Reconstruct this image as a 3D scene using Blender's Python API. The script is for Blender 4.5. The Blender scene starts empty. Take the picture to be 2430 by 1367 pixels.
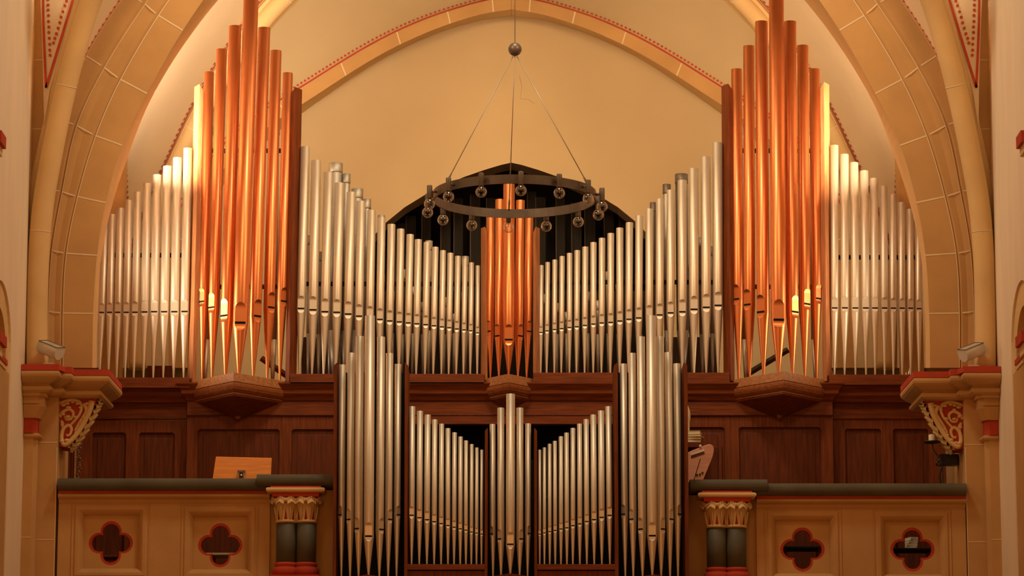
import bpy, bmesh, math, random
from mathutils import Vector, Matrix
random.seed(7)
sc = bpy.context.scene
COL = sc.collection
# ------------------------------------------------------------------ camera
F = 8000.0; PITCH = math.radians(10.8); CAM = Vector((0.0075, -32.0, 1.6))
cd = bpy.data.cameras.new('camera'); cam = bpy.data.objects.new('camera', cd); COL.objects.link(cam)
cd.sensor_width = 36.0; cd.lens = F / 2430.0 * 36.0; cd.clip_end = 200
cam.location = CAM; cam.rotation_euler = (math.radians(90) + PITCH, 0, 0)
sc.camera = cam
# ------------------------------------------------------------------ world, lights, exposure
sc.view_settings.view_transform = 'Standard'; sc.view_settings.look = 'None'
sc.view_settings.exposure = 0.0; sc.view_settings.gamma = 1.0; sc.view_settings.use_curve_mapping = False
w = bpy.data.worlds.new('world'); sc.world = w; w.use_nodes = True
w.node_tree.nodes['Background'].inputs[0].default_value = (1.0, 0.60, 0.30, 1)
w.node_tree.nodes['Background'].inputs[1].default_value = 0.15

def aim(o, target):
    d = Vector(target) - o.location
    o.rotation_euler = d.to_track_quat('-Z', 'Y').to_euler()
def area(name, loc, target, size, power, color, sy=None):
    l = bpy.data.lights.new(name, 'AREA'); l.energy = power; l.color = color; l.size = size
    if sy: l.shape = 'RECTANGLE'; l.size_y = sy
    o = bpy.data.objects.new(name, l); COL.objects.link(o); o.location = loc; aim(o, target); return o
WARM = (1.0, 0.66, 0.36)
# added fill lights, no fittings modelled: high in front, wide and soft, turned up on the organ and its vault
l = area('nave_fill_left', (-3.9, -7.5, 11.8), (0.9, 0.8, 10.0), 1.4, 68, (1.0, 0.68, 0.37)); l.data.spread = math.radians(80)
l = area('nave_fill_right', (3.9, -7.5, 11.8), (-0.9, 0.8, 10.0), 1.4, 60, (1.0, 0.68, 0.37)); l.data.spread = math.radians(80)
area('nave_fill_low', (-1.0, -16.0, 5.0), (0, 0, 7.5), 4.0, 188, (1.0, 0.39, 0.10))  # low fill added to warm the parapet and lower case
# floods tucked behind the arch, turned on the organ and the vault webs
l = area('flood_behind_left_arch', (-3.55, -0.62, 9.35), (-2.3, 1.1, 10.9), 0.5, 112, (1.0, 0.79, 0.55), 1.5); l.data.spread = math.radians(125)
l = area('flood_behind_right_arch', (3.55, -0.62, 9.35), (2.3, 1.1, 10.6), 0.5, 62, (1.0, 0.74, 0.46), 1.5); l.data.spread = math.radians(125)
l = area('slot_flood_left', (-4.05, -0.58, 7.7), (-2.2, -0.35, 8.6), 0.12, 32, (1.0, 0.80, 0.56), 1.9); l.data.spread = math.radians(100)
l = area('slot_flood_right', (4.05, -0.58, 7.7), (2.2, -0.35, 8.6), 0.12, 16, (1.0, 0.76, 0.50), 1.9); l.data.spread = math.radians(100)
area('back_wall_fill', (0.0, -0.45, 11.6), (0, 3.0, 9.3), 2.6, 44, (1.0, 0.72, 0.41), 0.4)  # unseen fill added to brighten the top of the back wall
area('nave_fill_near', (0.0, -5.0, 14.0), (0, -3.2, 9.0), 1.2, 235, (1.0, 0.80, 0.56))  # unseen fill added overhead to brighten the nave side walls

# ------------------------------------------------------------------ helpers
def at(px, py, Y):
    """point of the scene at depth Y that lies on the sight line of a photograph pixel"""
    a = (px - 1215.0) / F; b = -(py - 683.5) / F
    d = Vector((a, math.cos(PITCH) - b * math.sin(PITCH), math.sin(PITCH) + b * math.cos(PITCH)))
    return CAM + d * ((Y - CAM.y) / d.y)
def mpp(Y):                      # metres per pixel at depth Y
    return (Y - CAM.y) / F
def Yof(px, x, z):               # depth at which something at height z and side distance x shows at pixel column px
    return (abs(x) * F / abs(px - 1215.0) - (z - CAM.z) * math.sin(PITCH)) / math.cos(PITCH) + CAM.y
def catmull(pts, n):
    """uniform catmull-rom, n samples per segment"""
    P = [pts[0] * 2 - pts[1]] + list(pts) + [pts[-1] * 2 - pts[-2]]
    out = []
    for i in range(1, len(P) - 2):
        a, b, c, d = P[i-1], P[i], P[i+1], P[i+2]
        for k in range(n):
            t = k / n
            out.append(0.5 * ((2*b) + (c-a)*t + (2*a-5*b+4*c-d)*t*t + (3*b-a-3*c+d)*t*t*t))
    out.append(P[-2].copy())
    return out
def mir(p): return Vector((-p.x, p.y, p.z))

class MB:
    def __init__(s): s.v = []; s.f = []; s.m = []; s.sm = []
    def vert(s, p): s.v.append(tuple(p)); return len(s.v) - 1
    def face(s, idx, m=0, smooth=False): s.f.append(tuple(idx)); s.m.append(m); s.sm.append(smooth)
    def quad(s, a, b, c, d, m=0): 
        i = [s.vert(p) for p in (a, b, c, d)]; s.face(i, m)
    def box(s, x0, x1, y0, y1, z0, z1, m=0, rot=0.0, c=None):
        P = [Vector((x, y, z)) for z in (z0, z1) for y in (y0, y1) for x in (x0, x1)]
        if rot:
            c = c or Vector(((x0+x1)/2, (y0+y1)/2, 0)); R = Matrix.Rotation(rot, 3, 'Z')
            P = [R @ (p - c) + c for p in P]
        i = [s.vert(p) for p in P]
        for q in ((0,2,3,1),(4,5,7,6),(0,1,5,4),(2,6,7,3),(0,4,6,2),(1,3,7,5)): s.face([i[k] for k in q], m)
    def prism(s, poly, z0, z1, m=0):
        n = len(poly); a = [s.vert((p[0], p[1], z0)) for p in poly]; b = [s.vert((p[0], p[1], z1)) for p in poly]
        s.face(a[::-1], m); s.face(b, m)
        for i in range(n): j = (i+1) % n; s.face((a[i], a[j], b[j], b[i]), m)
    def prismY(s, poly, y0, y1, m=0):      # poly in (x,z)
        n = len(poly); a = [s.vert((p[0], y0, p[1])) for p in poly]; b = [s.vert((p[0], y1, p[1])) for p in poly]
        s.face(a, m); s.face(b[::-1], m)
        for i in range(n): j = (i+1) % n; s.face((a[i], b[i], b[j], a[j]), m)
    def grid(s, rows, m=0, smooth=True, closed=False):
        ids = [[s.vert(p) for p in r] for r in rows]
        n = len(rows[0])
        for i in range(len(rows) - 1):
            for j in range(n if closed else n - 1):
                k = (j+1) % n
                s.face((ids[i][j], ids[i][k], ids[i+1][k], ids[i+1][j]), m, smooth)
        return ids
    def tube(s, pts, r, seg=12, m=0, caps=True, smooth=True):
        rows = []; n = len(pts); up = Vector((0, 0, 1)); prev = None
        for i, p in enumerate(pts):
            t = (pts[min(i+1, n-1)] - pts[max(i-1, 0)]).normalized()
            if prev is None:
                a = t.cross(up)
                if a.length < 0.1: a = t.cross(Vector((0, 1, 0)))
            else: a = prev - t * prev.dot(t)
            a.normalize(); prev = a; b = t.cross(a)
            rr = r[i] if isinstance(r, (list, tuple)) else r
            rows.append([p + (a*math.cos(2*math.pi*k/seg) + b*math.sin(2*math.pi*k/seg)) * rr for k in range(seg)])
        ids = s.grid(rows, m, smooth, True)
        if caps: s.face(ids[0][::-1], m); s.face(ids[-1], m)
    def lathe(s, c, prof, seg=24, m=0, axis=None, smooth=True):
        """prof: (r, z) from bottom to top"""
        rows = []
        for r, z in prof:
            row = []
            for k in range(seg):
                a = 2*math.pi*k/seg; p = Vector((r*math.cos(a), r*math.sin(a), z))
                if axis is not None: p = axis @ p
                row.append(Vector(c) + p)
            rows.append(row)
        ids = s.grid(rows, m, smooth, True)
        if prof[0][0] > 1e-5: s.face(ids[0][::-1], m)
        if prof[-1][0] > 1e-5: s.face(ids[-1], m)
    def sphere(s, c, r, m=0, seg=20, ring=12, sc_=(1,1,1)):
        rows = []
        for i in range(ring + 1):
            th = math.pi * i / ring
            rows.append([Vector(c) + Vector((r*math.sin(th)*math.cos(2*math.pi*k/seg)*sc_[0], r*math.sin(th)*math.sin(2*math.pi*k/seg)*sc_[1], -r*math.cos(th)*sc_[2])) for k in range(seg)])
        s.grid(rows, m, True, True)
    def plate(s, outer, holes, fn, t, m=0, mside=None):
        """plate with holes; outer/holes in 2D, fn(u,v,w)->point, w from 0 to t"""
        bm = bmesh.new(); edges = []
        for loop in [outer] + holes:
            vs = [bm.verts.new((p[0], p[1], 0)) for p in loop]
            for i in range(len(vs)): edges.append(bm.edges.new((vs[i], vs[(i+1) % len(vs)])))
        bmesh.ops.triangle_fill(bm, use_beauty=True, use_dissolve=False, edges=edges, normal=(0, 0, 1))
        bm.verts.ensure_lookup_table(); bm.verts.index_update()
        for w_ in (0, t):
            ids = [s.vert(fn(v.co.x, v.co.y, w_)) for v in bm.verts]
            for f in bm.faces:
                q = [ids[v.index] for v in f.verts]
                s.face(q if w_ else q[::-1], m)
        bm.free()
        for loop in [outer] + holes:
            n = len(loop)
            for i in range(n):
                p, q = loop[i], loop[(i+1) % n]
                s.quad(fn(*p, 0), fn(*q, 0), fn(*q, t), fn(*p, t), m if (mside is None or loop is outer) else mside)
    def sweep(s, path, prof, m=0, capends=True, mats=None):
        """path: 2D xy polyline (outward = right of travel), prof: (offset, z) list"""
        n = len(path); nor = []
        for i in range(n):
            ns = []
            if i > 0: d = (Vector(path[i]) - Vector(path[i-1])).normalized(); ns.append(Vector((d.y, -d.x)))
            if i < n-1: d = (Vector(path[i+1]) - Vector(path[i])).normalized(); ns.append(Vector((d.y, -d.x)))
            if len(ns) == 2:
                b = ns[0] + ns[1]
                nor.append(b / max(0.2, b.dot(ns[0])) if b.length > 1e-6 else ns[0])
            else: nor.append(ns[0])
        cols = [[Vector((path[i][0] + nor[i].x*o, path[i][1] + nor[i].y*o, z)) for o, z in prof] for i in range(n)]
        for i in range(n-1):
            for j in range(len(prof)-1):
                s.quad(cols[i][j], cols[i+1][j], cols[i+1][j+1], cols[i][j+1], (mats[j] if mats else m))
        if capends:
            for c in (cols[0], cols[-1]): s.face([s.vert(p) for p in c], m)
    def build(s, name, mats, parent=None, bevel=0, mirror=False, kind=None):
        if not isinstance(mats, (list, tuple)): mats = [mats]
        me = bpy.data.meshes.new(name)
        v = [(-x, y, z) for x, y, z in s.v] if mirror else s.v
        me.from_pydata(v, [], [f[::-1] for f in s.f] if mirror else s.f)
        for mt in mats: me.materials.append(mt)
        me.polygons.foreach_set('material_index', s.m); me.polygons.foreach_set('use_smooth', s.sm)
        me.update()
        bm = bmesh.new(); bm.from_mesh(me)
        bmesh.ops.remove_doubles(bm, verts=bm.verts, dist=0.00005)
        bmesh.ops.recalc_face_normals(bm, faces=bm.faces); bm.to_mesh(me); bm.free()
        o = bpy.data.objects.new(name, me); COL.objects.link(o)
        if parent is not None:
            o.parent = parent
            wm = Matrix.LocRotScale(parent.location, parent.rotation_euler, None) if not parent.parent else None
            if parent.type == 'EMPTY': o.matrix_parent_inverse = wm.inverted()
        if bevel:
            b = o.modifiers.new('bevel', 'BEVEL'); b.width = bevel; b.segments = 2; b.limit_method = 'ANGLE'; b.angle_limit = math.radians(40)
        if kind: o['kind'] = kind
        return o
def empty(name, loc, label, cat, group=None):
    o = bpy.data.objects.new(name, None); o.empty_display_size = 0.1; COL.objects.link(o); o.location = loc
    return tag(o, label, cat, group)
def tag(o, label, cat, group=None):
    o['label'] = label; o['category'] = cat
    if group: o['group'] = group
    return o

# ------------------------------------------------------------------ materials
def mat(name, col, rough=0.6, metal=0.0, noise=None, amount=0.12, scale=6.0, stretch=(1,1,1), bump=0.0, bscale=40.0, spec=0.3, col2=None):
    m = bpy.data.materials.new(name); m.use_nodes = True; nt = m.node_tree; p = nt.nodes['Principled BSDF']
    p.inputs['Base Color'].default_value = (*col, 1); p.inputs['Roughness'].default_value = rough
    p.inputs['Metallic'].default_value = metal; p.inputs['Specular IOR Level'].default_value = spec
    tc = nt.nodes.new('ShaderNodeTexCoord'); mp = nt.nodes.new('ShaderNodeMapping'); mp.inputs['Scale'].default_value = stretch
    nt.links.new(tc.outputs['Object'], mp.inputs['Vector'])
    n = nt.nodes.new('ShaderNodeTexNoise'); n.inputs['Scale'].default_value = scale; n.inputs['Detail'].default_value = 6
    nt.links.new(mp.outputs[0], n.inputs['Vector'])
    r = nt.nodes.new('ShaderNodeValToRGB')
    c2 = col2 or tuple(c * (1 - amount) for c in col); c1 = tuple(min(1, c * (1 + amount)) for c in col)
    r.color_ramp.elements[0].position = 0.3; r.color_ramp.elements[1].position = 0.7
    r.color_ramp.elements[0].color = (*c2, 1); r.color_ramp.elements[1].color = (*c1, 1)
    nt.links.new(n.outputs['Fac'], r.inputs[0]); nt.links.new(r.outputs[0], p.inputs['Base Color'])
    if bump:
        n2 = nt.nodes.new('ShaderNodeTexNoise'); n2.inputs['Scale'].default_value = bscale
        nt.links.new(mp.outputs[0], n2.inputs['Vector'])
        b = nt.nodes.new('ShaderNodeBump'); b.inputs['Strength'].default_value = bump; b.inputs['Distance'].default_value = 0.01
        nt.links.new(n2.outputs['Fac'], b.inputs['Height']); nt.links.new(b.outputs[0], p.inputs['Normal'])
    return m
STONE = mat('ochre_stone', (0.52, 0.30, 0.115), 0.85, amount=0.10, scale=2.2, bump=0.10)
STONE_L = mat('pale_and_lit_ochre_stone', (0.68, 0.46, 0.21), 0.85, amount=0.07, scale=2.5, bump=0.10)
MORTAR = mat('pale_mortar', (0.72, 0.57, 0.36), 0.9, amount=0.05)
PLASTER = mat('cream_plaster', (0.56, 0.42, 0.235), 0.9, amount=0.05, scale=1.1, bump=0.05)
PLASTER_W = mat('web_plaster', (0.80, 0.63, 0.42), 0.9, amount=0.05, scale=1.0, bump=0.05)
PLASTER_N = mat('nave_plaster', (0.82, 0.68, 0.50), 0.9, amount=0.04, scale=2, stretch=(2, 2, .5), bump=0.05)
RED = mat('red_paint', (0.46, 0.055, 0.025), 0.8, amount=0.12, scale=5)
REDLINE = mat('vault_red', (0.52, 0.07, 0.03), 0.85, amount=0.12, scale=9)
GREEN = mat('grey_green_paint', (0.095, 0.085, 0.055), 0.6, amount=0.15, scale=4)
SILVER = mat('tin_metal', (0.67, 0.59, 0.475), 0.46, 0.78, amount=0.02, scale=4, stretch=(2, 2, .4))
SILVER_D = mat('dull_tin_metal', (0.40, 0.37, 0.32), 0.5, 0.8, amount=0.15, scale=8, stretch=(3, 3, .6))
COPPER = mat('copper_metal', (0.74, 0.25, 0.092), 0.38, 1.0, amount=0.02, scale=4, stretch=(2, 2, .4))
DARK = mat('gap_shade', (0.006, 0.005, 0.004), 0.9, amount=0.1)  # near-black stands in for the shade in mouths, recess and gaps
def wood(name, a, b, rough, axis):
    st = {'x': (1.2, 14, 14), 'z': (14, 14, 1.2)}[axis]
    return mat(name, a, rough, 0.0, amount=0.2, scale=3.0, stretch=st, col2=b, bump=0.06, bscale=12, spec=0.22)
WOOD = wood('red_brown_oak', (0.19, 0.043, 0.008), (0.12, 0.025, 0.005), 0.5, 'x')
WOOD_V = wood('red_brown_oak_upright', (0.18, 0.040, 0.008), (0.11, 0.024, 0.005), 0.5, 'z')
WOOD_P = wood('panel_oak', (0.130, 0.028, 0.007), (0.085, 0.018, 0.004), 0.5, 'z')
WOOD_L = wood('pale_oak', (0.42, 0.185, 0.072), (0.32, 0.13, 0.048), 0.40, 'x')
WOOD_LV = wood('lit_oak_upright', (0.40, 0.165, 0.065), (0.28, 0.105, 0.04), 0.40, 'z')  # for posts that catch the light: brightness put into the wood colour
WOOD_DK = mat('dark_stained_timber', (0.020, 0.014, 0.009), 0.7, amount=0.25, scale=3, stretch=(14, 14, 1.2), spec=0.15)
WOOD_DM = wood('brown_stained_timber', (0.085, 0.055, 0.032), (0.055, 0.035, 0.02), 0.5, 'z')
BRONZE = mat('bronzed_steel', (0.15, 0.12, 0.095), 0.42, 0.45, amount=0.15, scale=10)
CABLE = mat('steel_cable', (0.45, 0.38, 0.30), 0.5, 0.6)
CHROME = mat('chrome', (0.8, 0.8, 0.82), 0.12, 1.0, amount=0.02)
WHITE_E = mat('white_enamel', (0.66, 0.62, 0.54), 0.4, amount=0.05)
BLACK = mat('black_enamel', (0.015, 0.014, 0.013), 0.35, amount=0.1, spec=0.5)
WAX = mat('candle_wax', (0.85, 0.78, 0.62), 0.5, amount=0.03)
PAPER = mat('cream_paper', (0.72, 0.60, 0.38), 0.7, amount=0.08)
TAN = mat('tan_cover', (0.45, 0.24, 0.11), 0.6, amount=0.1)
PINK = mat('polished_pearwood', (0.70, 0.33, 0.22), 0.3, amount=0.12, scale=4, stretch=(1, 1, 8))
ORANGE = mat('glossy_beech', (0.80, 0.27, 0.03), 0.45, amount=0.15, scale=3, stretch=(1.2, 14, 14), spec=0.5)
def glassy(name):
    m = bpy.data.materials.new(name); m.use_nodes = True; nt = m.node_tree
    for n in list(nt.nodes):
        if n.type == 'BSDF_PRINCIPLED': nt.nodes.remove(n)
    out = nt.nodes['Material Output']
    tr = nt.nodes.new('ShaderNodeBsdfTransparent'); tr.inputs[0].default_value = (0.93, 0.9, 0.86, 1)
    gl = nt.nodes.new('ShaderNodeBsdfGlossy'); gl.inputs['Roughness'].default_value = 0.03
    lw = nt.nodes.new('ShaderNodeLayerWeight'); lw.inputs[0].default_value = 0.35
    mx = nt.nodes.new('ShaderNodeMixShader')
    nt.links.new(lw.outputs['Facing'], mx.inputs[0]); nt.links.new(tr.outputs[0], mx.inputs[1]); nt.links.new(gl.outputs[0], mx.inputs[2])
    nt.links.new(mx.outputs[0], out.inputs[0]); return m
GLASS = glassy('clear_bulb_glass')

# ================================================================== SETTING
SIDES = ((False, 'left'), (True, 'right'))
YP = -1.60; YB = -0.80; YBW = 3.10
def pxl(lst, Y=None): return [at(p[0] + 2, p[1], p[2] if Y is None else Y) for p in lst]   # +2: axis of symmetry is px 1213+2 -> x=0 handled by camera offset
def pxl(lst, Y=None): return [at(p[0], p[1], p[2] if Y is None else Y) for p in lst]
NS = 6
E1 = catmull(pxl([(219,873),(221,744),(230,606),(251,481),(290,345),(349,222),(434,72),(530,-60),(669,-200),(875,-350),(1213,-490)], YP), NS)
E2 = catmull(pxl([(230,873),(231,766),(239,623),(262,502),(304,370),(356,240),(440,101),(545,-30),(690,-165),(890,-300),(1213,-430)], YB), NS)
E3 = catmull(pxl([(146,873),(146,743),(154,601),(181,466),(224,321),(283,187),(373,35),(480,-110),(630,-260),(850,-420),(1213,-570)], YP), NS)
E4 = catmull(pxl([(112,873),(112,739),(120,594),(144,454),(178,296),(244,158),(341,7),(450,-140),(605,-290),(830,-455),(1213,-610)], YP), NS)
E5 = catmull(pxl([(70,873),(75,735),(84,590),(104,448),(143,285),(205,133),(300,-15),(415,-160),(575,-315),(810,-485),(1213,-640)], YP), NS)
def lerpc(A, B, u, dy=0.0): return [a.lerp(b, u) + Vector((0, dy, 0)) for a, b in zip(A, B)]
def strip(mb, A, B, m=0, smooth=True): mb.grid([A, B], m, smooth)
def joint(mb, curves, i, m, wdt=0.007, lift=0.0025):
    """mortar line across a set of curves at sample i"""
    j = min(i+1, len(curves[0])-1); k = max(i-1, 0)
    for A, B in zip(curves[:-1], curves[1:]):
        ta = (A[j]-A[k]).normalized()*wdt; tb = (B[j]-B[k]).normalized()*wdt
        nrm = (B[i]-A[i]).cross(ta).normalized()
        if nrm.y > 0: nrm = -nrm
        n = nrm*lift
        mb.quad(A[i]-ta+n, A[i]+ta+n, B[i]+tb+n, B[i]-tb+n, m)

def seam(mb, A, w_, m, lift=0.002):
    """thin line running along curve A, lying in the XZ plane"""
    n = len(A); L = []; R = []
    for i, p in enumerate(A):
        t = (A[min(i+1, n-1)] - A[max(i-1, 0)]).normalized(); s_ = Vector((t.z, 0, -t.x))*w_
        L.append(p - s_ + Vector((0, -lift, 0))); R.append(p + s_ + Vector((0, -lift, 0)))
    mb.grid([L, R], m, False)

for mi, side in SIDES:
    mb = MB()
    E3a = lerpc(E3, E1, 0.05); E3h = lerpc(E3, E1, 0.025, 0.016); E3b = lerpc(E3, E4, 0.10)
    E34 = lerpc(E3, E4, 0.5, 0.012)
    E4a = lerpc(E4, E3, 0.10); E4h = lerpc(E4, E5, 0.02, 0.012); E4b = lerpc(E4, E5, 0.10)
    E1c = [a.lerp(b, 0.06) for a, b in zip(E1, E2)]
    E1i = lerpc(E1, E3, 0.04, -0.004)
    chain = [E5, E4b, E4h, E4a, E34, E3b, E3h, E3a, E1, E2]
    for A, B in zip(chain[:-1], chain[1:]): strip(mb, A, B, 1 if B is E2 else 0, False)  # soffit takes the paler tone: light falling on it put into the colour
    BO = lerpc(E2, [Vector((e.x*1.0, YB, e.z)) for e in E5], 1.0)
    strip(mb, E2, BO); 
    for q in range(1, 9):
        joint(mb, [E5, E4b], q*NS, 2); joint(mb, [E4a, E3b], q*NS, 2); joint(mb, [E3a, E1], q*NS, 2)
        joint(mb, [E1, E2], q*NS, 2)
    seam(mb, E3a, 0.004, 2); seam(mb, E4a, 0.003, 2)
    mb.build('trim_1' if not mi else 'trim_2', [STONE, STONE_L, MORTAR], mirror=mi, kind='structure')

# --- pier below the capital, pilaster strip and wall shaft
zcap = at(100, 862, -2.05).z; zlow = at(100, 1500, YP).z; ztop = at(60, -120, YP).z
XW = -4.42
for mi, side in SIDES:
    dz = -0.02 if mi else 0.0
    mb = MB()
    xb = at(135, 1100, YP).x; xa = at(88, 1100, YP - .08).x; xbu = at(135, 900, YP).x
    # main pier body (jamb reveals inward)
    mb.box(XW - 1.2, xb, YP, -1.05, 0.0, zcap + dz - .02, 0)
    # shaft A, half-octagon pilaster against the wall
    xl = XW - 0.3
    mb.prism([(xl, YP), (xl, YP-.12), (xa - .035, YP-.12), (xa, YP-.07), (xa, YP)], 0.0, at(70, 1040, YP - .1).z + dz, 0)
    jz = [at(60, y, YP - .12).z + dz for y in (1275, 1500, 1700)]
    for z in jz:
        mb.box(xl, xa - .034, YP-.1225, YP-.11, z-.004, z+.004, 1); mb.box(xa, xb + .0015, YP-.0025, YP+.0, z-.012, z-.004, 1)
    for y in (1050,):
        z = at(110, y, YP).z + dz; mb.box(xa, xb + .0015, YP-.0025, YP, z-.004, z+.004, 1)
    mb.box(xb-.006, xb+.0015, YP-.0022, YP, 3.2, at(135,1062,YP).z, 1)
    mb.build('trim_3' if not mi else 'trim_4', [STONE, MORTAR], mirror=mi, kind='structure')
    # light jamb reveal: set back edge of pier
    mb = MB(); xr = at(153, 1100, -1.05).x
    mb.box(xb - .3, xr, -1.05, YB, 0.0, at(150, 1040, YB).z + .2, 0)
    mb.build('trim_5' if not mi else 'trim_6', [STONE_L], mirror=mi, kind='structure')
    # upper wall body beside arch and pilaster strip
    mb = MB()
    p0 = at(100, 870, YP-.06); xs = at(101, 400, YP-.1).x
    mb.box(XW - .3, xs, YP-.10, YP+.05, zcap, ztop + 3, 0)
    for y in (142, 306, 405, 563):
        z = at(75, y, YP-.1).z; mb.box(XW-.2, xs+.0015, YP-.1025, YP-.09, z-.004, z+.004, 1)
    mb.build('trim_7' if not mi else 'trim_8', [STONE, MORTAR], mirror=mi, kind='structure')
    # round shaft turning into the nave rib
    rc = catmull(pxl([(88,880,-1.74),(88,736,-1.74),(92,600,-1.76),(103,480,-1.80),(122,370,-1.86),(147,249,-1.94),(175,135,-2.04),(217,0,-2.2),(275,-140,-2.5),(350,-280,-2.9)]), 5)
    mb = MB(); mb.tube(rc, [26*mpp(-1.8)]*len(rc), 28, 0)
    # rib backing fillet
    rf = catmull(pxl([(70,560,-1.66),(84,430,-1.68),(112,300,-1.74),(132,215,-1.80),(158,115,-1.90),(192,0,-2.05),(248,-140,-2.35),(320,-280,-2.75)]), 5)
    mb.tube(rf, 0.05, 10, 0, smooth=False)
    for i in (12, 27):
        t = (rc[i+1]-rc[i-1]).normalized()*.004
        mb.tube([rc[i]-t, rc[i]+t], 26*mpp(-1.8)+.002, 28, 1)
    mb.build('trim_9' if not mi else 'trim_10', [STONE_L, MORTAR], mirror=mi, kind='structure')
    # nave webs: painted triangle and strip beside the arch
    mb = MB(); YW = -1.86
    A = pxl([(92,-130),(96,0),(100,100),(103,215),(104,300)], YW); B = pxl([(235,-130),(182,0),(150,100),(118,215),(104,300)], YW+.02)
    mb.grid([A, B], 0, False)
    def pl(p, q, w_, lift=.004):
        a, b = at(*p, YW-lift), at(*q, YW-lift); s_ = Vector((w_*mpp(YW), 0, 0)); mb.quad(a-s_, a+s_, b+s_, b-s_, 1)
    pl((101,-100),(103,60),3); pl((103,60),(109,208),3); pl((211,-100),(173,0),3.2); pl((173,0),(109,208),3.2)
    def dot(mb, p, r, lift=.004, m=1, ny=None):
        ids = [mb.vert(p + Vector((r*math.cos(2*math.pi*k/12), -lift, r*math.sin(2*math.pi*k/12)))) for k in range(12)]; mb.face(ids, m)
    L_ = [(113,-14),(114,-1),(114,12),(114,24),(115,37),(115,51),(116,64),(116,77),(117,91),(118,105),(118,119),(119,131)]
    R_ = [(162,-10),(158,3),(154,14),(149,28),(145,41),(142,54),(138,67),(134,80),(130,91),(127,102)]
    for p in L_ + R_: dot(mb, at(*p, YW), 3.9*mpp(YW))
    # strip of web between nave rib and arch
    A = catmull(pxl([(143,285,YP-.03),(205,133,YP-.03),(300,-15,YP-.03),(415,-160,YP-.03)]), 8)
    B = catmull(pxl([(130,285,-1.78),(180,133,-1.9),(240,-15,-2.1),(300,-160,-2.4)]), 8)
    mb.grid([A, B], 0, True)
    for u0, u1 in ((0.04, 0.14),):
        mb.grid([[a.lerp(b, u0)+Vector((0,-.005,0)) for a, b in zip(A, B)], [a + (b-a).normalized()*.03 + Vector((0,-.005,0)) for a, b in zip(A, B)]], 1, False)
    L = 0; last = A[6]
    for i in range(6, len(A)-1):
        for k in range(8):
            p = A[i].lerp(A[i+1], k/8); q = B[i].lerp(B[i+1], k/8)
            if (p-last).length > .056: last = p; dot(mb, p + (q-p).normalized()*.058, .0135, .012)
    mb.build('ceiling' if not mi else 'ceiling_right', [PLASTER_W, REDLINE], mirror=mi, kind='structure')
    # nave side wall with its lancet opening
    mb = MB(); fx = lambda u, v, w_: Vector((XW - w_, u, v))
    ya = Yof(28, XW, at(28, 850, -2.2).z); yc = Yof(9, XW, at(10, 668, -2.6).z); yb = 2*yc - ya
    za = at(0, 900, yb).z; zt = at(10, 668, yc).z; zs = at(20, 850, -2.3).z
    def lancet(ya, yb, z0, zs, zt, n=10):
        L = [(ya, z0)]; ym = (ya+yb)/2
        for i in range(n+1):
            t = i/n; L.append((ya + (ym-ya)*(1-math.cos(t*math.pi/2)), zs + (zt-zs)*math.sin(t*math.pi/2)))
        R = [(ya+yb-p[0], p[1]) for p in L[::-1][1:]]
        return L + R
    h = lancet(ya, yb, 0.2, zs, zt)
    mb.plate([(YP+.3, 0), (YP+.3, 16), (-34, 16), (-34, 0)], [h], fx, 0.05, 0)
    h2 = lancet(ya-.16, yb+.16, 0.1, zs - .1, zt - .22)
    hb = lancet(ya+.01, yb-.01, 0.1, zs, zt+.01)
    mb.plate(hb, [h2], lambda u, v, w_: Vector((XW - .02 - w_, u, v)), 0.25, 1)
    mb.box(XW-.36, XW-.29, yb-.1, ya+.1, 0, zt, 2)
    for y in (1025, 1160, 1290, 790, 720): 
        z = at(10, y, -2.4).z; mb.box(XW-.29, XW-.012 if y > 900 else XW-.285, yb+.1, ya-.05 if y > 900 else ya-.1, z-.005, z+.005, 3)
    # pier face below impost, red imposts
    zi = at(10, 905, -2.4).z; yq = Yof(20, XW+.012, zi-.5)
    mb.box(XW-.03, XW+.012, -3.4, yq, 0, zi, 2)
    y1 = Yof(20, XW+.03, zi); mb.box(XW-.1, XW+.02, -3.4, y1-.01, zi, zi+.04, 1); mb.box(XW-.1, XW+.03, -3.4, y1, zi+.04, zi+.085, 4)
    zj = at(8, 868, -2.8).z; y1 = Yof(18, XW+.10, zj)
    mb.box(XW-.25, XW+.07, -3.9, y1-.04, zj-.06, zj+.03, 1); mb.box(XW-.25, XW+.10, -3.9, y1, zj+.03, zj+.12, 4)
    zk = at(0, 415, -2.9).z; y1 = Yof(5, XW+.10, zk)
    mb.box(XW-.05, XW+.10, -3.9, y1, zk, zk+.10, 4); mb.box(XW-.05, XW+.07, -3.9, y1-.03, zk-.07, zk, 1)
    mb.build('wall_left' if not mi else 'wall_right', [PLASTER_N, STONE_L, STONE, MORTAR, RED], mirror=mi, kind='structure')

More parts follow.
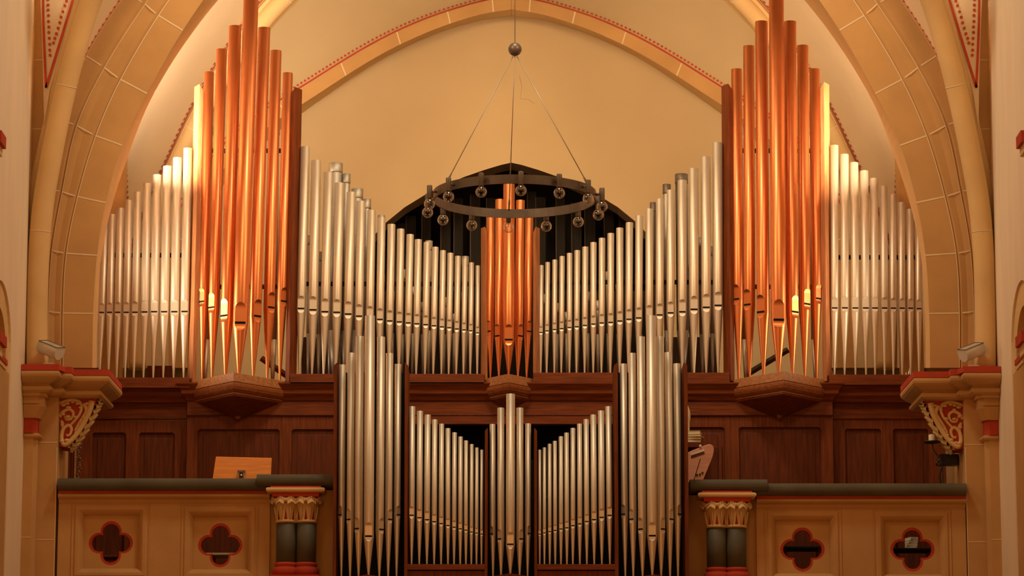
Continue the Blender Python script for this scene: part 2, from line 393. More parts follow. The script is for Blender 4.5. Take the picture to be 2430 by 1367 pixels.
# --- organ bay: webs, ribs, back wall
R1 = catmull(pxl([(300,873,2.6),(300,766,2.6),(305,623,2.6),(343,502,2.6),(402,370,2.45),(465,240,2.3),(548,101,2.1),(655,-30,1.9),(820,-150,1.5),(1000,-230,1.2),(1213,-290,.9)]), NS)
R2 = catmull(pxl([(352,873,2.7),(352,766,2.7),(357,623,2.7),(392,502,2.7),(452,370,2.55),(520,240,2.4),(615,101,2.2),(745,-30,1.95),(880,-130,1.55),(1030,-200,1.2),(1213,-255,.9)]), NS)
S1 = catmull(pxl([(150,873),(150,766),(160,623),(185,502),(225,370),(280,240),(365,101),(480,-50),(630,-190),(840,-330),(1213,-470)], YB+.03), NS)
RO = catmull(pxl([(400,873),(400,766),(405,623),(425,512),(480,405),(590,292),(735,197),(880,108),(1000,50),(1120,10),(1213,-10)], 2.78), NS)
RM = catmull(pxl([(440,873),(440,766),(445,623),(463,523),(512,425),(615,318),(750,226),(890,137),(1008,79),(1125,38),(1213,22)], 2.78), NS)
RI = catmull(pxl([(462,873),(462,766),(465,623),(482,530),(530,440),(632,336),(762,236),(898,146),(1012,89),(1127,51),(1213,38)], YBW-.002), NS)
def border(mb, A, B, off, wdt, doff, dr, step, m, i0=0, i1=None, lift=.006):
    """painted line along A and a row of dots beside it, on the surface from A to B"""
    i1 = i1 or len(A)-1
    rowa = []; rowb = []
    for i in range(i0, i1+1):
        c = (B[i]-A[i]).normalized(); t = (A[min(i+1, len(A)-1)]-A[max(i-1,0)]).normalized(); n = c.cross(t).normalized()
        if n.y > 0: n = -n
        rowa.append(A[i]+c*off+n*lift); rowb.append(A[i]+c*(off+wdt)+n*lift)
    mb.grid([rowa, rowb], m, False)
    last = None
    for i in range(i0, i1):
        for k in range(20):
            p = A[i].lerp(A[i+1], k/20); q = B[i].lerp(B[i+1], k/20)
            if last is None or (p-last).length >= step:
                last = p; c = (q-p).normalized(); t = (A[i+1]-A[i]).normalized(); n = c.cross(t).normalized()
                if n.y > 0: n = -n
                t = n.cross(c); o = p + c*doff + n*lift
                mb.face([mb.vert(o + (c*math.cos(2*math.pi*a/12)+t*math.sin(2*math.pi*a/12))*dr) for a in range(12)], m)
for mi, side in SIDES:
    mb = MB()
    rows = [lerpc(R1, S1, u) for u in (0, .25, .5, .75, 1)]
    # bow the side severy slightly outward
    for r, b in zip(rows, (0, .18, .24, .18, 0)):
        for i, p in enumerate(r): p.x -= b*.35; p.z += b*.5*min(1, i/30)
    mb.grid(rows, 0, True)
    border(mb, R1, rows[1], .03, .024, .088, .018, .058, 1, 12, 52)
    # short painted border down the side severy, laid on its surface
    from mathutils.bvhtree import BVHTree
    bv = BVHTree.FromPolygons([Vector(v) for v in mb.v], mb.f[:(len(rows)-1)*(len(R1)-1)])
    def onweb(px, py):
        o = CAM; d = (at(px, py, 0) - o).normalized(); h = bv.ray_cast(o, d)
        if h[0] is None: return None
        n = h[1] if h[1].y < 0 else -h[1]
        return h[0] + n*.006, n
    La = []; Lb = []
    for k in range(22):
        y = 372 + k*11; a = onweb(289 + (y-372)*.03, y); b_ = onweb(293.5 + (y-372)*.03, y)
        if a and b_: La.append(a[0]); Lb.append(b_[0])
    if len(La) > 2: mb.grid([La, Lb], 1, False)
    for k in range(17):
        y = 380 + k*12.6; a = onweb(299 + (y-380)*.035, y)
        if a:
            n = a[1]; u = n.cross(Vector((0, 0, 1))).normalized(); v_ = u.cross(n)
            mb.face([mb.vert(a[0] + (u*math.cos(2*math.pi*q/12)*1.6 + v_*math.sin(2*math.pi*q/12))*.0165) for q in range(12)], 1)
    mb.build('ceiling_bay' if not mi else 'ceiling_bay_right', [PLASTER_W, REDLINE], mirror=mi, kind='structure')
    mb = MB()
    rows = [lerpc(RO, R2, u) for u in (0, .33, .66, 1)]
    for r, b in zip(rows, (0, .1, .1, 0)):
        for i, p in enumerate(r): p.z += b*min(1, i/30)
    mb.grid(rows, 0, True)
    border(mb, RO, rows[1], .008, .020, .055, .013, .045, 1, 18)
    mb.build('ceiling_back' if not mi else 'ceiling_back_right', [PLASTER, REDLINE], mirror=mi, kind='structure')
    # diagonal rib
    mb = MB(); rc = [a.lerp(b, .52) + Vector((0, -.05, -.02)) for a, b in zip(R1, R2)]
    mb.tube(rc, .095, 18, 0); mb.grid([R1, [a.lerp(b, .1)+Vector((0,-.06,-.01)) for a, b in zip(R1, R2)], [a.lerp(b, .9)+Vector((0,-.06,-.01)) for a, b in zip(R1, R2)], R2], 0, False)
    for i in (20, 27, 34, 41):
        t = (rc[i+1]-rc[i-1]).normalized()*.005; mb.tube([rc[i]-t, rc[i]+t], .097, 18, 1)
    mb.build('trim_11' if not mi else 'trim_12', [STONE_L, MORTAR], mirror=mi, kind='structure')
    # wall rib round the back wall
    mb = MB(); strip(mb, RO, RM, 0, False); strip(mb, RM, RI, 1, False)
    for i in range(15, 60, 6): joint(mb, [RO, RM, RI], i, 2)
    mb.build('trim_13' if not mi else 'trim_14', [STONE, STONE_L, MORTAR], mirror=mi, kind='structure')
    # corner shaft just behind the arch, side wall
    mb = MB(); a = at(240, 600, .42).x; b = at(290, 600, .42).x
    mb.box(a, b, .42, .7, 5.0, at(260, 250, .5).z, 0)
    mb.build('trim_15' if not mi else 'trim_16', [STONE], mirror=mi, kind='structure')
    mb = MB(); mb.box(-4.6, -4.35, YB, YBW+.2, 0, 13.5, 0)
    mb.build('wall_bay_left' if not mi else 'wall_bay_right', [PLASTER_W], mirror=mi, kind='structure')
# back wall with pointed opening
half = [(860,900),(862,700),(868,600),(888,558),(916,528),(960,492),(1009,462),(1055,440),(1101,420),(1150,403),(1190,391),(1213,386)]
hl = [at(*p, YBW) for p in half]
hole = [(p.x, p.z) for p in hl] + [(-p.x, p.z) for p in hl[::-1][1:]]
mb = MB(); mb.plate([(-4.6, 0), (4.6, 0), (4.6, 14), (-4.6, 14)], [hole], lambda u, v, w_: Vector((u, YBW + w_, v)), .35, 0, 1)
# hairline crack in the plaster
cr = [(1232,180),(1238,205),(1234,235),(1252,236),(1268,246)]
for a, b in zip(cr[:-1], cr[1:]):
    p, q = at(*a, YBW-.002), at(*b, YBW-.002); mb.quad(p, q, q+Vector((.003,0,.003)), p+Vector((.003,0,.003)), 1)
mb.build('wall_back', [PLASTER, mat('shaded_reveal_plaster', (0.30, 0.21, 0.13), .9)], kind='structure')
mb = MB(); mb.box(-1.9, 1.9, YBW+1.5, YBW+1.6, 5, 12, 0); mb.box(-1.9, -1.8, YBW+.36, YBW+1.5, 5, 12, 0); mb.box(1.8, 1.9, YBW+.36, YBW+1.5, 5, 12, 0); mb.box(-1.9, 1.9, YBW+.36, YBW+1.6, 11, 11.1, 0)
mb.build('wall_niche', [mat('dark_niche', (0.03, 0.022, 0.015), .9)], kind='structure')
# gallery floor and nave floor
mb = MB(); zf = at(300, 1137, YP).z - 1.05
mb.box(-4.6, 4.6, -1.45, YBW, zf-.3, zf, 0); mb.build('floor', [WOOD_DM], kind='structure')
mb = MB(); mb.box(-4.7, 4.7, -34, YBW, -.1, 0, 0); mb.build('floor_nave', [STONE], kind='structure')

# ================================================================== ORGAN PIPES
ORD = ['first','second','third','fourth','fifth','sixth','seventh','eighth','ninth','tenth','eleventh','twelfth','thirteenth','fourteenth','fifteenth','sixteenth','seventeenth','eighteenth','nineteenth','twentieth']
def ell(c, t): return c
def organ_pipe(foot, top, slot_z, r, metal, rotz, label, group, lipw=.70, parts=True, lip_h=None, seg=22):
    """foot, top: world points of the axis; slot_z: height of the mouth slot"""
    H = (top - foot).length; zs = (slot_z - foot.z); e = empty('organ_pipe', foot, label, 'organ pipe', group)
    ax = (top - foot).normalized()
    q = Vector((0, 0, 1)).rotation_difference(ax)
    M = Matrix.Translation(foot) @ q.to_matrix().to_4x4() @ Matrix.Rotation(rotz, 4, 'Z')
    hw = lipw*r; slot = .38*hw + .004; up = (lip_h or 3.6*hw); arch = hw*1.1; low = hw*1.25; rt = max(.008, r*.18)
    phm = math.asin(min(.99, lipw)); NL = 8; NBk = seg
    def rad(z): return r if z >= zs else rt + (r-rt)*(z/zs)
    # ring of body columns for opening half width h at radius R
    def body(R, h, z):
        ph = math.asin(min(.995, h/R)); a0 = -math.pi/2+ph; a1 = a0 + 2*math.pi - 2*ph
        return [M @ Vector((R*math.cos(a0+(a1-a0)*k/NBk), R*math.sin(a0+(a1-a0)*k/NBk), z)) for k in range(NBk+1)]
    def lip(R, h, z):
        d = math.sqrt(max(0, R*R-h*h)); return [M @ Vector((-h + 2*h*k/NL, -d, z)) for k in range(NL+1)]
    def arcf(R, h, z):
        ph = math.asin(min(.995, h/R)); return [M @ Vector((R*math.sin(-ph+2*ph*k/NL), -R*math.cos(-ph+2*ph*k/NL), z)) for k in range(NL+1)]
    # resonator with upper lip
    res = MB(); ul = MB(); z0 = zs + slot; z1 = z0 + up - arch
    rows = []; lr = []
    for z in (zs, z0): rows.append(body(r, hw, z))
    rows.append(body(r, hw, z1)); lr += [lip(r, hw, z0), lip(r, hw, z1)]
    for k in range(1, 8):
        a = k/8*math.pi/2; h = max(hw*math.cos(a), hw*.02); z = z1 + arch*math.sin(a); rows.append(body(r, h, z)); lr.append(lip(r, h, z))
    res.grid(rows, 0, True); ul.grid(lr, 0, False)
    zt = z1 + arch*1.0
    fr = [body(r, hw*.02, zt), body(r, hw*.02, H)]
    ring = lambda R, z: [M @ Vector((R*math.cos(-math.pi/2+2*math.pi*k/28), R*math.sin(-math.pi/2+2*math.pi*k/28), z)) for k in range(28)]
    # top rows, all round
    res.grid([ring(r, zt), ring(r, H-.0), ring(r-.003, H), ring(r-.003, H-.25)], 0, True, True)
    # foot with lower lip
    ft = MB(); ll = MB()
    rows = [body(rad(zs), hw*.999, zs)]; lr = [lip(rad(zs), hw*.999, zs)]
    for k in range(1, 8):
        a = k/8*math.pi/2; h = max(hw*math.cos(a), hw*.02); z = zs - low*math.sin(a)
        rows.append(body(rad(z), h, z)); lr.append(lip(rad(z), h, z))
    ft.grid(rows, 0, True); ll.grid(lr, 0, False)
    z = zs - low
    ft.grid([ring(rad(z), z), ring(rad(z*.5), z*.5), ring(rt, .0)], 0, True, True)
    # mouth
    mo = MB(); d = math.sqrt(r*r-hw*hw)
    P = [M @ Vector((x, y, z)) for z in (zs-.001, z0+.001) for y in (-d+.004, -d+.012) for x in (-hw, hw)]
    i = [mo.vert(p) for p in P]
    for qd in ((0,2,3,1),(4,5,7,6),(0,1,5,4),(2,6,7,3),(0,4,6,2),(1,3,7,5)): mo.face([i[k] for k in qd], 0)
    ro = res.build('resonator', metal, e); ul.build('upper_lip', metal, ro); fo = ft.build('foot', metal, e); ll.build('lower_lip', metal, fo); mo.build('mouth', DARK, ro)
    return e

def flat(rank, footy, Y, metal, lab, group, order=None):
    """rank: (top x, top y, half width, slot x, slot y)"""
    n = len(rank); zb = at(1213, footy, Y).z
    for i, (tx, ty, hw, sx, sy) in enumerate(rank):
        fxp = sx + (sx - tx)*(footy - sy)/(sy - ty)*.8
        p = at(fxp, footy, Y); foot = Vector((p.x, Y, zb)); t = at(tx, ty, Y)
        organ_pipe(foot, Vector((t.x, Y, t.z)), at(sx, sy, Y).z, hw*mpp(Y)*1.03, metal, 0, lab(i), group)
def vtower(rank, zb, Yc, ang, xc, hwid, dep, metal, lab, group):
    n = len(rank); mid = n//2
    for i, (tx, ty, hw, sx, sy, fx_) in enumerate(rank):
        u = abs(i-mid)/mid; Y = Yc - dep*(1-u)*.82 - .05
        # foot height is the plinth top
        r = hw*mpp(Y)
        p = at(fx_, 885, Y); foot = Vector((p.x, Y, zb)); t = at(tx, ty, Y)
        s = -1 if i < mid else (1 if i > mid else 0)
        organ_pipe(foot, Vector((t.x, Y, t.z)), at(sx, sy, Y).z, r, metal, s*ang, lab(i), group)

OL = [(250,535,8,241,744),(266,509.5,8.5,260,744),(286,494.5,8.9,279.6,744),(306.7,476.3,8.9,299.7,744),(327.6,456.6,9.3,320.3,744),(350,436,10,343,743.5),(372.8,415.5,10.3,366,743),(397.3,395,10.3,389.8,743),(421.3,375,10.5,414,743),(446,352.6,10.5,438,742.5)]
IL = [(724.8,349,11,714,735.5),(750.4,382,11.8,742.7,739),(780,410,11.5,771,743.4),(805.5,435,11.4,799,744.8),(833.6,457,11,826,748.7),(856.6,478,10.3,852,753.5),(881.8,500,10,877.5,757),(905.3,517.5,9.6,901.6,761),(929,533,9.2,924.8,764.5),(951,544,8.8,947.6,766.7),(973.5,557,8.5,968.7,769),(992.6,569,8.3,989,771),(1013.5,575.4,8,1010,773),(1033.2,586.8,7.5,1029.7,775.5),(1051.2,595,7.1,1048.6,778),(1068.8,601,7,1066,780),(1086.8,608.3,6.8,1084,783),(1103.5,615,6.2,1101,785),(1119,623.6,5.8,1117,787),(1134,630.7,5.2,1133,791.7)]
IR = [(1284.8,630,5.2,1283.5,790.8),(1299.8,622.8,5.6,1298,787.3),(1316.7,617,5.8,1315.8,784),(1334,608.7,6.2,1332.5,782),(1351.6,601.3,6.5,1351.4,779.4),(1370,594.7,6.8,1368.5,777.6),(1389,586.3,7.1,1387.8,774.6),(1408.4,575.8,7.3,1408,771.5),(1428.6,565.7,7.6,1427.7,768.9),(1449.5,554.3,7.9,1448.8,767.6),(1470.7,541.6,8.4,1470.7,764.5),(1493.8,528.9,8.7,1492.2,760.5),(1517,513,9.1,1515.5,757.5),(1541.4,496.4,9.4,1540.5,753),(1566.4,473,9.8,1565,750.4),(1591.6,452,9.8,1591,745.6),(1619,428.8,10.8,1619,743.4),(1645.8,401,11.7,1646.7,737.7),(1674.6,373.5,11.7,1675.7,733),(1702.4,339.3,11.9,1703.7,728.5)]
OR = [(1980,345.7,9.5,1980.3,733.8),(2003.8,367,10,2004.3,733.8),(2027,386.4,9.8,2029.4,734),(2050.7,406,10,2054,734),(2074,424,9.6,2076,734),(2096.4,443,9.4,2098.6,734),(2118.2,463,8.8,2119.6,734),(2139,481,8.6,2140.5,734),(2159.5,497,8.3,2160.6,734),(2179,515,8,2180.4,735)]
FY_OL, FY_IL, FY_IR, FY_OR = 900, 892, 889, 893
flat(OL, FY_OL, 0, SILVER, lambda i: 'silver organ pipe, %s from the left arch in the far left row' % ORD[i], 'silver pipes left of the left copper tower')
flat(IL, FY_IL, 0, SILVER, lambda i: 'silver pipe of the falling row, %s to the right of the left copper tower' % ORD[i], 'silver pipes between left and centre copper towers')
flat(IR, FY_IR, 0, SILVER, lambda i: 'silver pipe of the rising row, %s to the right of the centre copper tower' % ORD[i], 'silver pipes between centre and right copper towers')
flat(OR, FY_OR, 0, SILVER, lambda i: 'silver pipe of the far right row, %s to the right of its copper tower' % ORD[i], 'silver pipes right of the right copper tower')
ZT = at(567, 884, -.55).z; ZTR = at(1848, 881, -.55).z; ZTC = at(1207, 887, -.34).z
TL = [(496,172,12.3,481,719,480),(526,118,13.3,503,733,503),(558,63,15.5,533,753,535),(597,-45,18.6,571,771,567),(627,67,15,612,754,601),(655,121,13.6,645,733,634),(683,174,12.3,671,718,664)]
TR = [(1748,165,13.3,1749,713.6,1753),(1777,110,13.8,1774,726.6,1779),(1807,52,15.5,1807,744.5,1812),(1842,-55,18.4,1848,764,1848),(1875,52,15,1884,744,1881),(1905,109,14,1913,725,1910),(1933,165,13,1939,712,1938)]
TC = [(1164,513,9.6,1162,789,1163.5),(1186,474,10.4,1181,800,1184),(1208,438,13.6,1207.6,810,1207),(1235,476,10.4,1233,800,1229),(1256,512,9.6,1254,789,1250)]
side7 = lambda i: ['leftmost','second from the left','just left of the tallest','tallest at its point','just right of the tallest','second from the right','rightmost'][i]
side5 = lambda i: ['leftmost','just left of the tallest','tallest at its point','just right of the tallest','rightmost'][i]
vtower(TL, ZT, 0, math.radians(38), 0, 0, .5, COPPER, lambda i: 'copper pipe, left tower, ' + side7(i), 'copper pipes of the left tower')
vtower(TR, ZTR, 0, math.radians(38), 0, 0, .5, COPPER, lambda i: 'copper pipe, right tower, ' + side7(i), 'copper pipes of the right tower')
vtower(TC, ZTC, 0, math.radians(38), 0, 0, .3, COPPER, lambda i: 'copper pipe, small centre tower, ' + side5(i), 'copper pipes of the centre tower')
# --- positive organ in front (at the parapet)
YR = -1.95
PFL = [(978,965,7.3,976.9,1224.9),(996.7,975.8,7.2,995.3,1230.7),(1014.8,984.7,7.2,1013.4,1235.5),(1031.7,996,6.4,1030.5,1240),(1048,1006.2,6,1046.9,1244.4),(1063,1016.8,5.8,1063,1248.8),(1078.7,1026.7,5.5,1077.7,1253),(1092.9,1036.6,5.3,1092.3,1256.7),(1106,1045.9,4.9,1105.7,1259.8),(1119.5,1054.4,4.6,1118.7,1264.2),(1131.8,1062.6,4.3,1131,1266.6),(1143.4,1067.7,3.8,1142.9,1269)]
PFR = [(1280.6,1067.7,3.8,1280.6,1269),(1291.9,1062.3,4.2,1291.9,1266.2),(1304.2,1053.7,4.5,1304.5,1263.2),(1316.8,1046.9,4.8,1317.5,1260.4),(1331.2,1036,5.2,1331.2,1257),(1344.5,1027.4,5.5,1345.2,1254.3),(1359.7,1016.2,5.7,1359.5,1249.2),(1375.4,1006.2,6,1375.9,1245),(1391,995.3,6.2,1392.3,1239.6),(1408,984.7,7,1409.7,1235.2),(1426.2,975.2,7.4,1427.8,1230),(1443.7,965,7.2,1446.6,1225.2)]
FYP = 1340.5
flat(PFL, FYP, YR, SILVER, lambda i: 'small silver pipe of the front organ, %s to the right of its left tower' % ORD[i], 'small pipes of the front organ, left row')
flat(PFR, FYP, YR, SILVER, lambda i: 'small silver pipe of the front organ, %s to the right of its centre group' % ORD[i], 'small pipes of the front organ, right row')
VL = [(812.5,866,8.2,808,1224,810),(833.4,838,9.2,829,1235,831),(853.8,798.7,9.9,848,1257,851),(877.8,750,12,874.6,1275.5,874.6),(904.2,800,9.9,902,1259,900),(924.6,839,9,924,1235,921),(944.8,864.7,8.2,944,1224,941)]
VR = [(1479.1,863.9,8.5,1480.5,1222.6,1484),(1499.8,838.6,8.9,1501,1234.5,1503),(1520.6,799.6,10,1522,1258.3,1525),(1545,750,11.8,1547.2,1274.4,1548),(1566,799.2,10,1572,1258,1569),(1586.2,836.8,9.2,1592,1234.5,1590),(1606.4,863.4,8.7,1611,1222.6,1609)]
VC = [(1168.7,1007,7,1167,1269,1170),(1188.3,968.3,8.3,1187,1281,1189),(1211.6,935.5,10.6,1210.9,1294.6,1211),(1233.8,968.3,8.3,1236,1281,1233),(1253.4,1005.6,7,1255.5,1268,1252)]
ZPV = at(875, 1364, YR-.45).z; ZPC = at(1211, 1362, YR-.28).z
def vt2(rank, zb, ang, dep, lab, group):
    mid = len(rank)//2
    for i, (tx, ty, hw, sx, sy, fx_) in enumerate(rank):
        u = abs(i-mid)/mid; Y = YR - dep*(1-u)*.85
        p = at(fx_, 1360, Y); t = at(tx, ty, Y); s = -1 if i < mid else (1 if i > mid else 0)
        organ_pipe(Vector((p.x, Y, zb)), Vector((t.x, Y, t.z)), at(sx, sy, Y).z, hw*mpp(Y), SILVER, s*ang, lab(i), group)
vt2(VL, ZPV, math.radians(40), .42, lambda i: 'silver pipe, left tower of the front organ, ' + side7(i), 'front organ left tower pipes')
vt2(VR, ZPV, math.radians(40), .42, lambda i: 'silver pipe, right tower of the front organ, ' + side7(i), 'front organ right tower pipes')
vt2(VC, ZPC, math.radians(40), .26, lambda i: 'silver pipe, centre group of the front organ, ' + side5(i), 'front organ centre pipes')

# --- inner pipes glimpsed behind the front rows
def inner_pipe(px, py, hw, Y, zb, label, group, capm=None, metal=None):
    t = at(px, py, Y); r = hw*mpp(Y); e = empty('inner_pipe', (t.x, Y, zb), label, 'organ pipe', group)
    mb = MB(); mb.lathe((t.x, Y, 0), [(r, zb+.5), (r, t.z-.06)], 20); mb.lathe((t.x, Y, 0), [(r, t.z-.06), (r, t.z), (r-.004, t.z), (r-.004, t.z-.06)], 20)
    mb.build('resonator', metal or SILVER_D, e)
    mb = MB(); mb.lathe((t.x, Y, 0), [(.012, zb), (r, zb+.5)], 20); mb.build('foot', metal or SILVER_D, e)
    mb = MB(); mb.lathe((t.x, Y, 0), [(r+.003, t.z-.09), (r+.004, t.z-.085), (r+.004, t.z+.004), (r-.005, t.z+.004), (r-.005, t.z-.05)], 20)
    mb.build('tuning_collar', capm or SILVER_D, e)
ZI = at(900, 892, 0).z
big = [(797,389,16,'thick grey open-topped inner pipe, tallest behind the left falling row',None),(822,414,9,'thin grey inner pipe beside the thick one behind the left sloping row',None),(848,450,13.5,'wide grey inner pipe with a rim, behind the fifth pipe right of the left tower',None),(871,474,9,'short grey inner pipe behind the sixth pipe of the left sloping row',None),
       (1617,415,15,'thick inner pipe with a dark cap, behind the right rising row',BRONZE),(1582,439,9,'thin inner pipe with a dark collar left of the thick capped one',BRONZE),(1550,482,7,'slender inner pipe furthest left of the capped inner pipes',BRONZE),(905,512,8,'small grey inner pipe behind the eighth pipe of the left sloping row',None),(1018,573,8,'small grey inner pipe with an open rim near the middle of the left row',None),(1104,610,8,'smallest grey inner pipe with a rim at the low end of the left row',None)]
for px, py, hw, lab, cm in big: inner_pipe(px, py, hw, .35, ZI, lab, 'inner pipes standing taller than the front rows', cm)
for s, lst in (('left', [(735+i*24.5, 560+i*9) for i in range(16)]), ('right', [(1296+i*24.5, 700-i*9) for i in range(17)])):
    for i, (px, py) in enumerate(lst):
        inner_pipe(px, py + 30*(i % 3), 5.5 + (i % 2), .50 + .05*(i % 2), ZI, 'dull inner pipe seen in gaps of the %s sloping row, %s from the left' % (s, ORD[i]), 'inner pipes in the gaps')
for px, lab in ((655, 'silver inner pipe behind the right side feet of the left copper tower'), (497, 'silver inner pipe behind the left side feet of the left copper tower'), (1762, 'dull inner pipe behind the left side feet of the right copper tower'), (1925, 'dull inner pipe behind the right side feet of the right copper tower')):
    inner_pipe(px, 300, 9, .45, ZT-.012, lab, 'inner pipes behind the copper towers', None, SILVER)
# wooden bass pipes in the niche
wp = [(950,530,11),(975,512,12),(1012,470,11),(1058,452,12),(1088,470,11),(1128,462,12),(1165,470,11),(1262,455,11),(1283,468,12),(1330,468,11),(1368,480,12),(1400,462,13),(1445,480,12),(1482,505,13)]
for i, (px, py, hw) in enumerate(wp):
    t = at(px, py, 3.9); h = hw*mpp(3.9)
    mb = MB(); mb.box(t.x-h, t.x+h, 3.9, 3.9+2*h, 6.0, t.z, 0); mb.box(t.x-h+.012, t.x+h-.012, 3.91, 3.9+2*h-.01, t.z-.01, t.z+.004, 1)
    mb.box(t.x-h-.004, t.x-h+.006, 3.89, 3.9, 6.0, t.z, 2)
    o = mb.build('wooden_pipe', [WOOD_DK, DARK, WOOD_DM]); tag(o, 'dark square wooden bass pipe in the pointed niche, %s from the left' % ORD[i], 'organ pipe', 'dark wooden pipes in the niche')

# ================================================================== ORGAN CASE
zt0 = at(1213, 892, 0).z
case = empty('organ_case', (0, 0, zf), 'large red brown oak organ case across the gallery under the upper pipes', 'organ case')
def X(px, Y=0.0): return at(px, 900, Y).x
def Zp(py, Y=0.0): return at(1213, py, Y).z
def toe(x0, x1, fy, y0, name='toe_board'):
    mb = MB(); z = Zp(fy, 0); mb.box(X(x0), X(x1), y0, .75, z-.10, z, 0); mb.build(name, WOOD, case, bevel=.004)
toe(228, 452, FY_OL, -.10); toe(690, 1150, FY_IL, -.12); toe(1265, 1730, FY_IR, -.12); toe(1965, 2200, FY_OR, -.10)
for a_, b_ in ((453, 689), (1731, 1964), (1151, 1264)):
    mb = MB(); mb.box(X(a_), X(b_), .125, .75, ZT-.10, ZT-.012, 0); mb.build('toe_board', WOOD, case, bevel=.004)
# mouldings below the toe boards
def prof(z, s=1.0):
    return [(.0, z), (.10*s, z), (.10*s, z-.012), (.085*s, z-.03), (.055*s, z-.07), (.05*s, z-.10), (.02*s, z-.13), (.0, z-.16), (-.02, z-.16)]
mb = MB(); z = Zp(895) - .07
mb.sweep([(X(445), .10), (X(445), -.02), (X(1975), -.02), (X(1975), .10)], prof(z))
mb.build('cornice', WOOD, case)
for a, b in ((225, 445), (1975, 2205)):
    mb = MB(); mb.sweep([(X(a), .04), (X(b), .04)], prof(z-.01)); mb.build('cornice', WOOD, case)
# panelled fronts
def panel_front(x0, x1, Y, ztop, zbot, panels, name):
    """frame plate with panel openings and sunken panels"""
    f = MB(); holes = []
    for (a, b, pt) in panels:
        xa, xb, zt_ = X(a, Y), X(b, Y), Zp(pt, Y); c = .04
        holes.append([(xa, zbot+.10), (xb, zbot+.10), (xb, zt_-c*.4), (xb-c*.5, zt_), (xb-c, zt_+.0), (xa+c, zt_+.0), (xa+c*.5, zt_), (xa, zt_-c*.4)])
    outer = [(X(x0, Y), zbot), (X(x1, Y), zbot), (X(x1, Y), ztop), (X(x0, Y), ztop)]
    f.plate(outer, holes, lambda u, v, w_: Vector((u, Y + w_, v)), .035, 0)
    fo = f.build(name, WOOD_V, case, bevel=.004)
    for h in holes:
        p = MB(); xs = [q[0] for q in h]; zs_ = [q[1] for q in h]
        p.box(min(xs)-.03, max(xs)+.03, Y+.030, Y+.045, min(zs_)-.03, max(zs_)+.03)
        # raised field
        p.box(min(xs)+.05, max(xs)-.05, Y+.022, Y+.032, min(zs_)+.05, max(zs_)-.05)
        po = p.build('panel', WOOD_P, fo, bevel=.006)
zfr = Zp(985)
panel_front(445, 970, .02, zfr, zf, [(472, 665, 1019), (694, 930, 1019)], 'panel_frame')
panel_front(1460, 1975, .02, zfr, zf, [(1500, 1718, 1014), (1752, 1945, 1014)], 'panel_frame')
panel_front(180, 445, .14, Zp(997, .14), zf, [(222, 302, 1027), (333, 417, 1027)], 'panel_frame')
panel_front(1975, 2240, .14, Zp(992, .14), zf, [(2003, 2088, 1018), (2117, 2200, 1018)], 'panel_frame')
mb = MB(); mb.box(X(445), X(1975), .0, .06, zfr+.004, Zp(938), 0); mb.box(X(445), X(1975), -.008, .04, zfr-.006, zfr+.008, 1); mb.build('frieze', [WOOD, WOOD_P], case, bevel=.004)
for a, b in ((180, 445), (1975, 2240)):
    mb = MB(); mb.box(X(a, .12), X(b, .12), .12, .2, Zp(995, .12)+.004, Zp(940, .12), 0); mb.build('frieze', [WOOD], case, bevel=.004)
mb = MB(); mb.box(X(968), X(1462), .0, .12, Zp(1007), zfr, 0); mb.build('rail', WOOD, case, bevel=.006)
mb = MB(); mb.box(X(960), X(1470), .8, .85, zf, zt0, 0); mb.box(X(962), X(968), .1, .8, zf, zt0-.1, 0); mb.box(X(1462), X(1468), .1, .8, zf, zt0-.1, 0); mb.build('recess_shade_lining', DARK, case)  # black lining added to give the shade inside the recess
# inner case floor, backing boards, racks
mb = MB(); mb.box(X(700), X(1722), .95, 1.0, zt0-.3, Zp(800, .95), 0); mb.build('inner_panel', WOOD_DM, case)
mb = MB(); mb.box(X(880), X(1545), .93, .96, zt0-.3, Zp(690, .93), 0); mb.build('swell_box', WOOD_DK, case)
for a, b, y in ((705, 1142, 673), (1280, 1722, 669), (232, 455, 605), (1968, 2195, 610), (470, 700, 357), (1730, 1960, 357), (470, 700, 680), (1730, 1960, 680)):
    mb = MB(); z_ = Zp(y, .06); mb.box(X(a), X(b), .06, .09, z_-.02, z_+.02, 0); mb.build('pipe_rack', WOOD_DK, case)
# bracing and small inner things
mb = MB(); mb.tube([at(620, 850, .8), at(700, 905, .8)], .03, 4, 0, smooth=False); mb.build('brace', WOOD, case)
mb = MB(); mb.tube([at(1770, 890, .8), at(1870, 830, .8)], .03, 4, 0, smooth=False); mb.build('brace', WOOD_DM, case)
mb = MB(); mb.box(X(335), X(400), .5, .6, Zp(905, .5), Zp(868, .5)); mb.build('inner_box', WOOD_P, case)
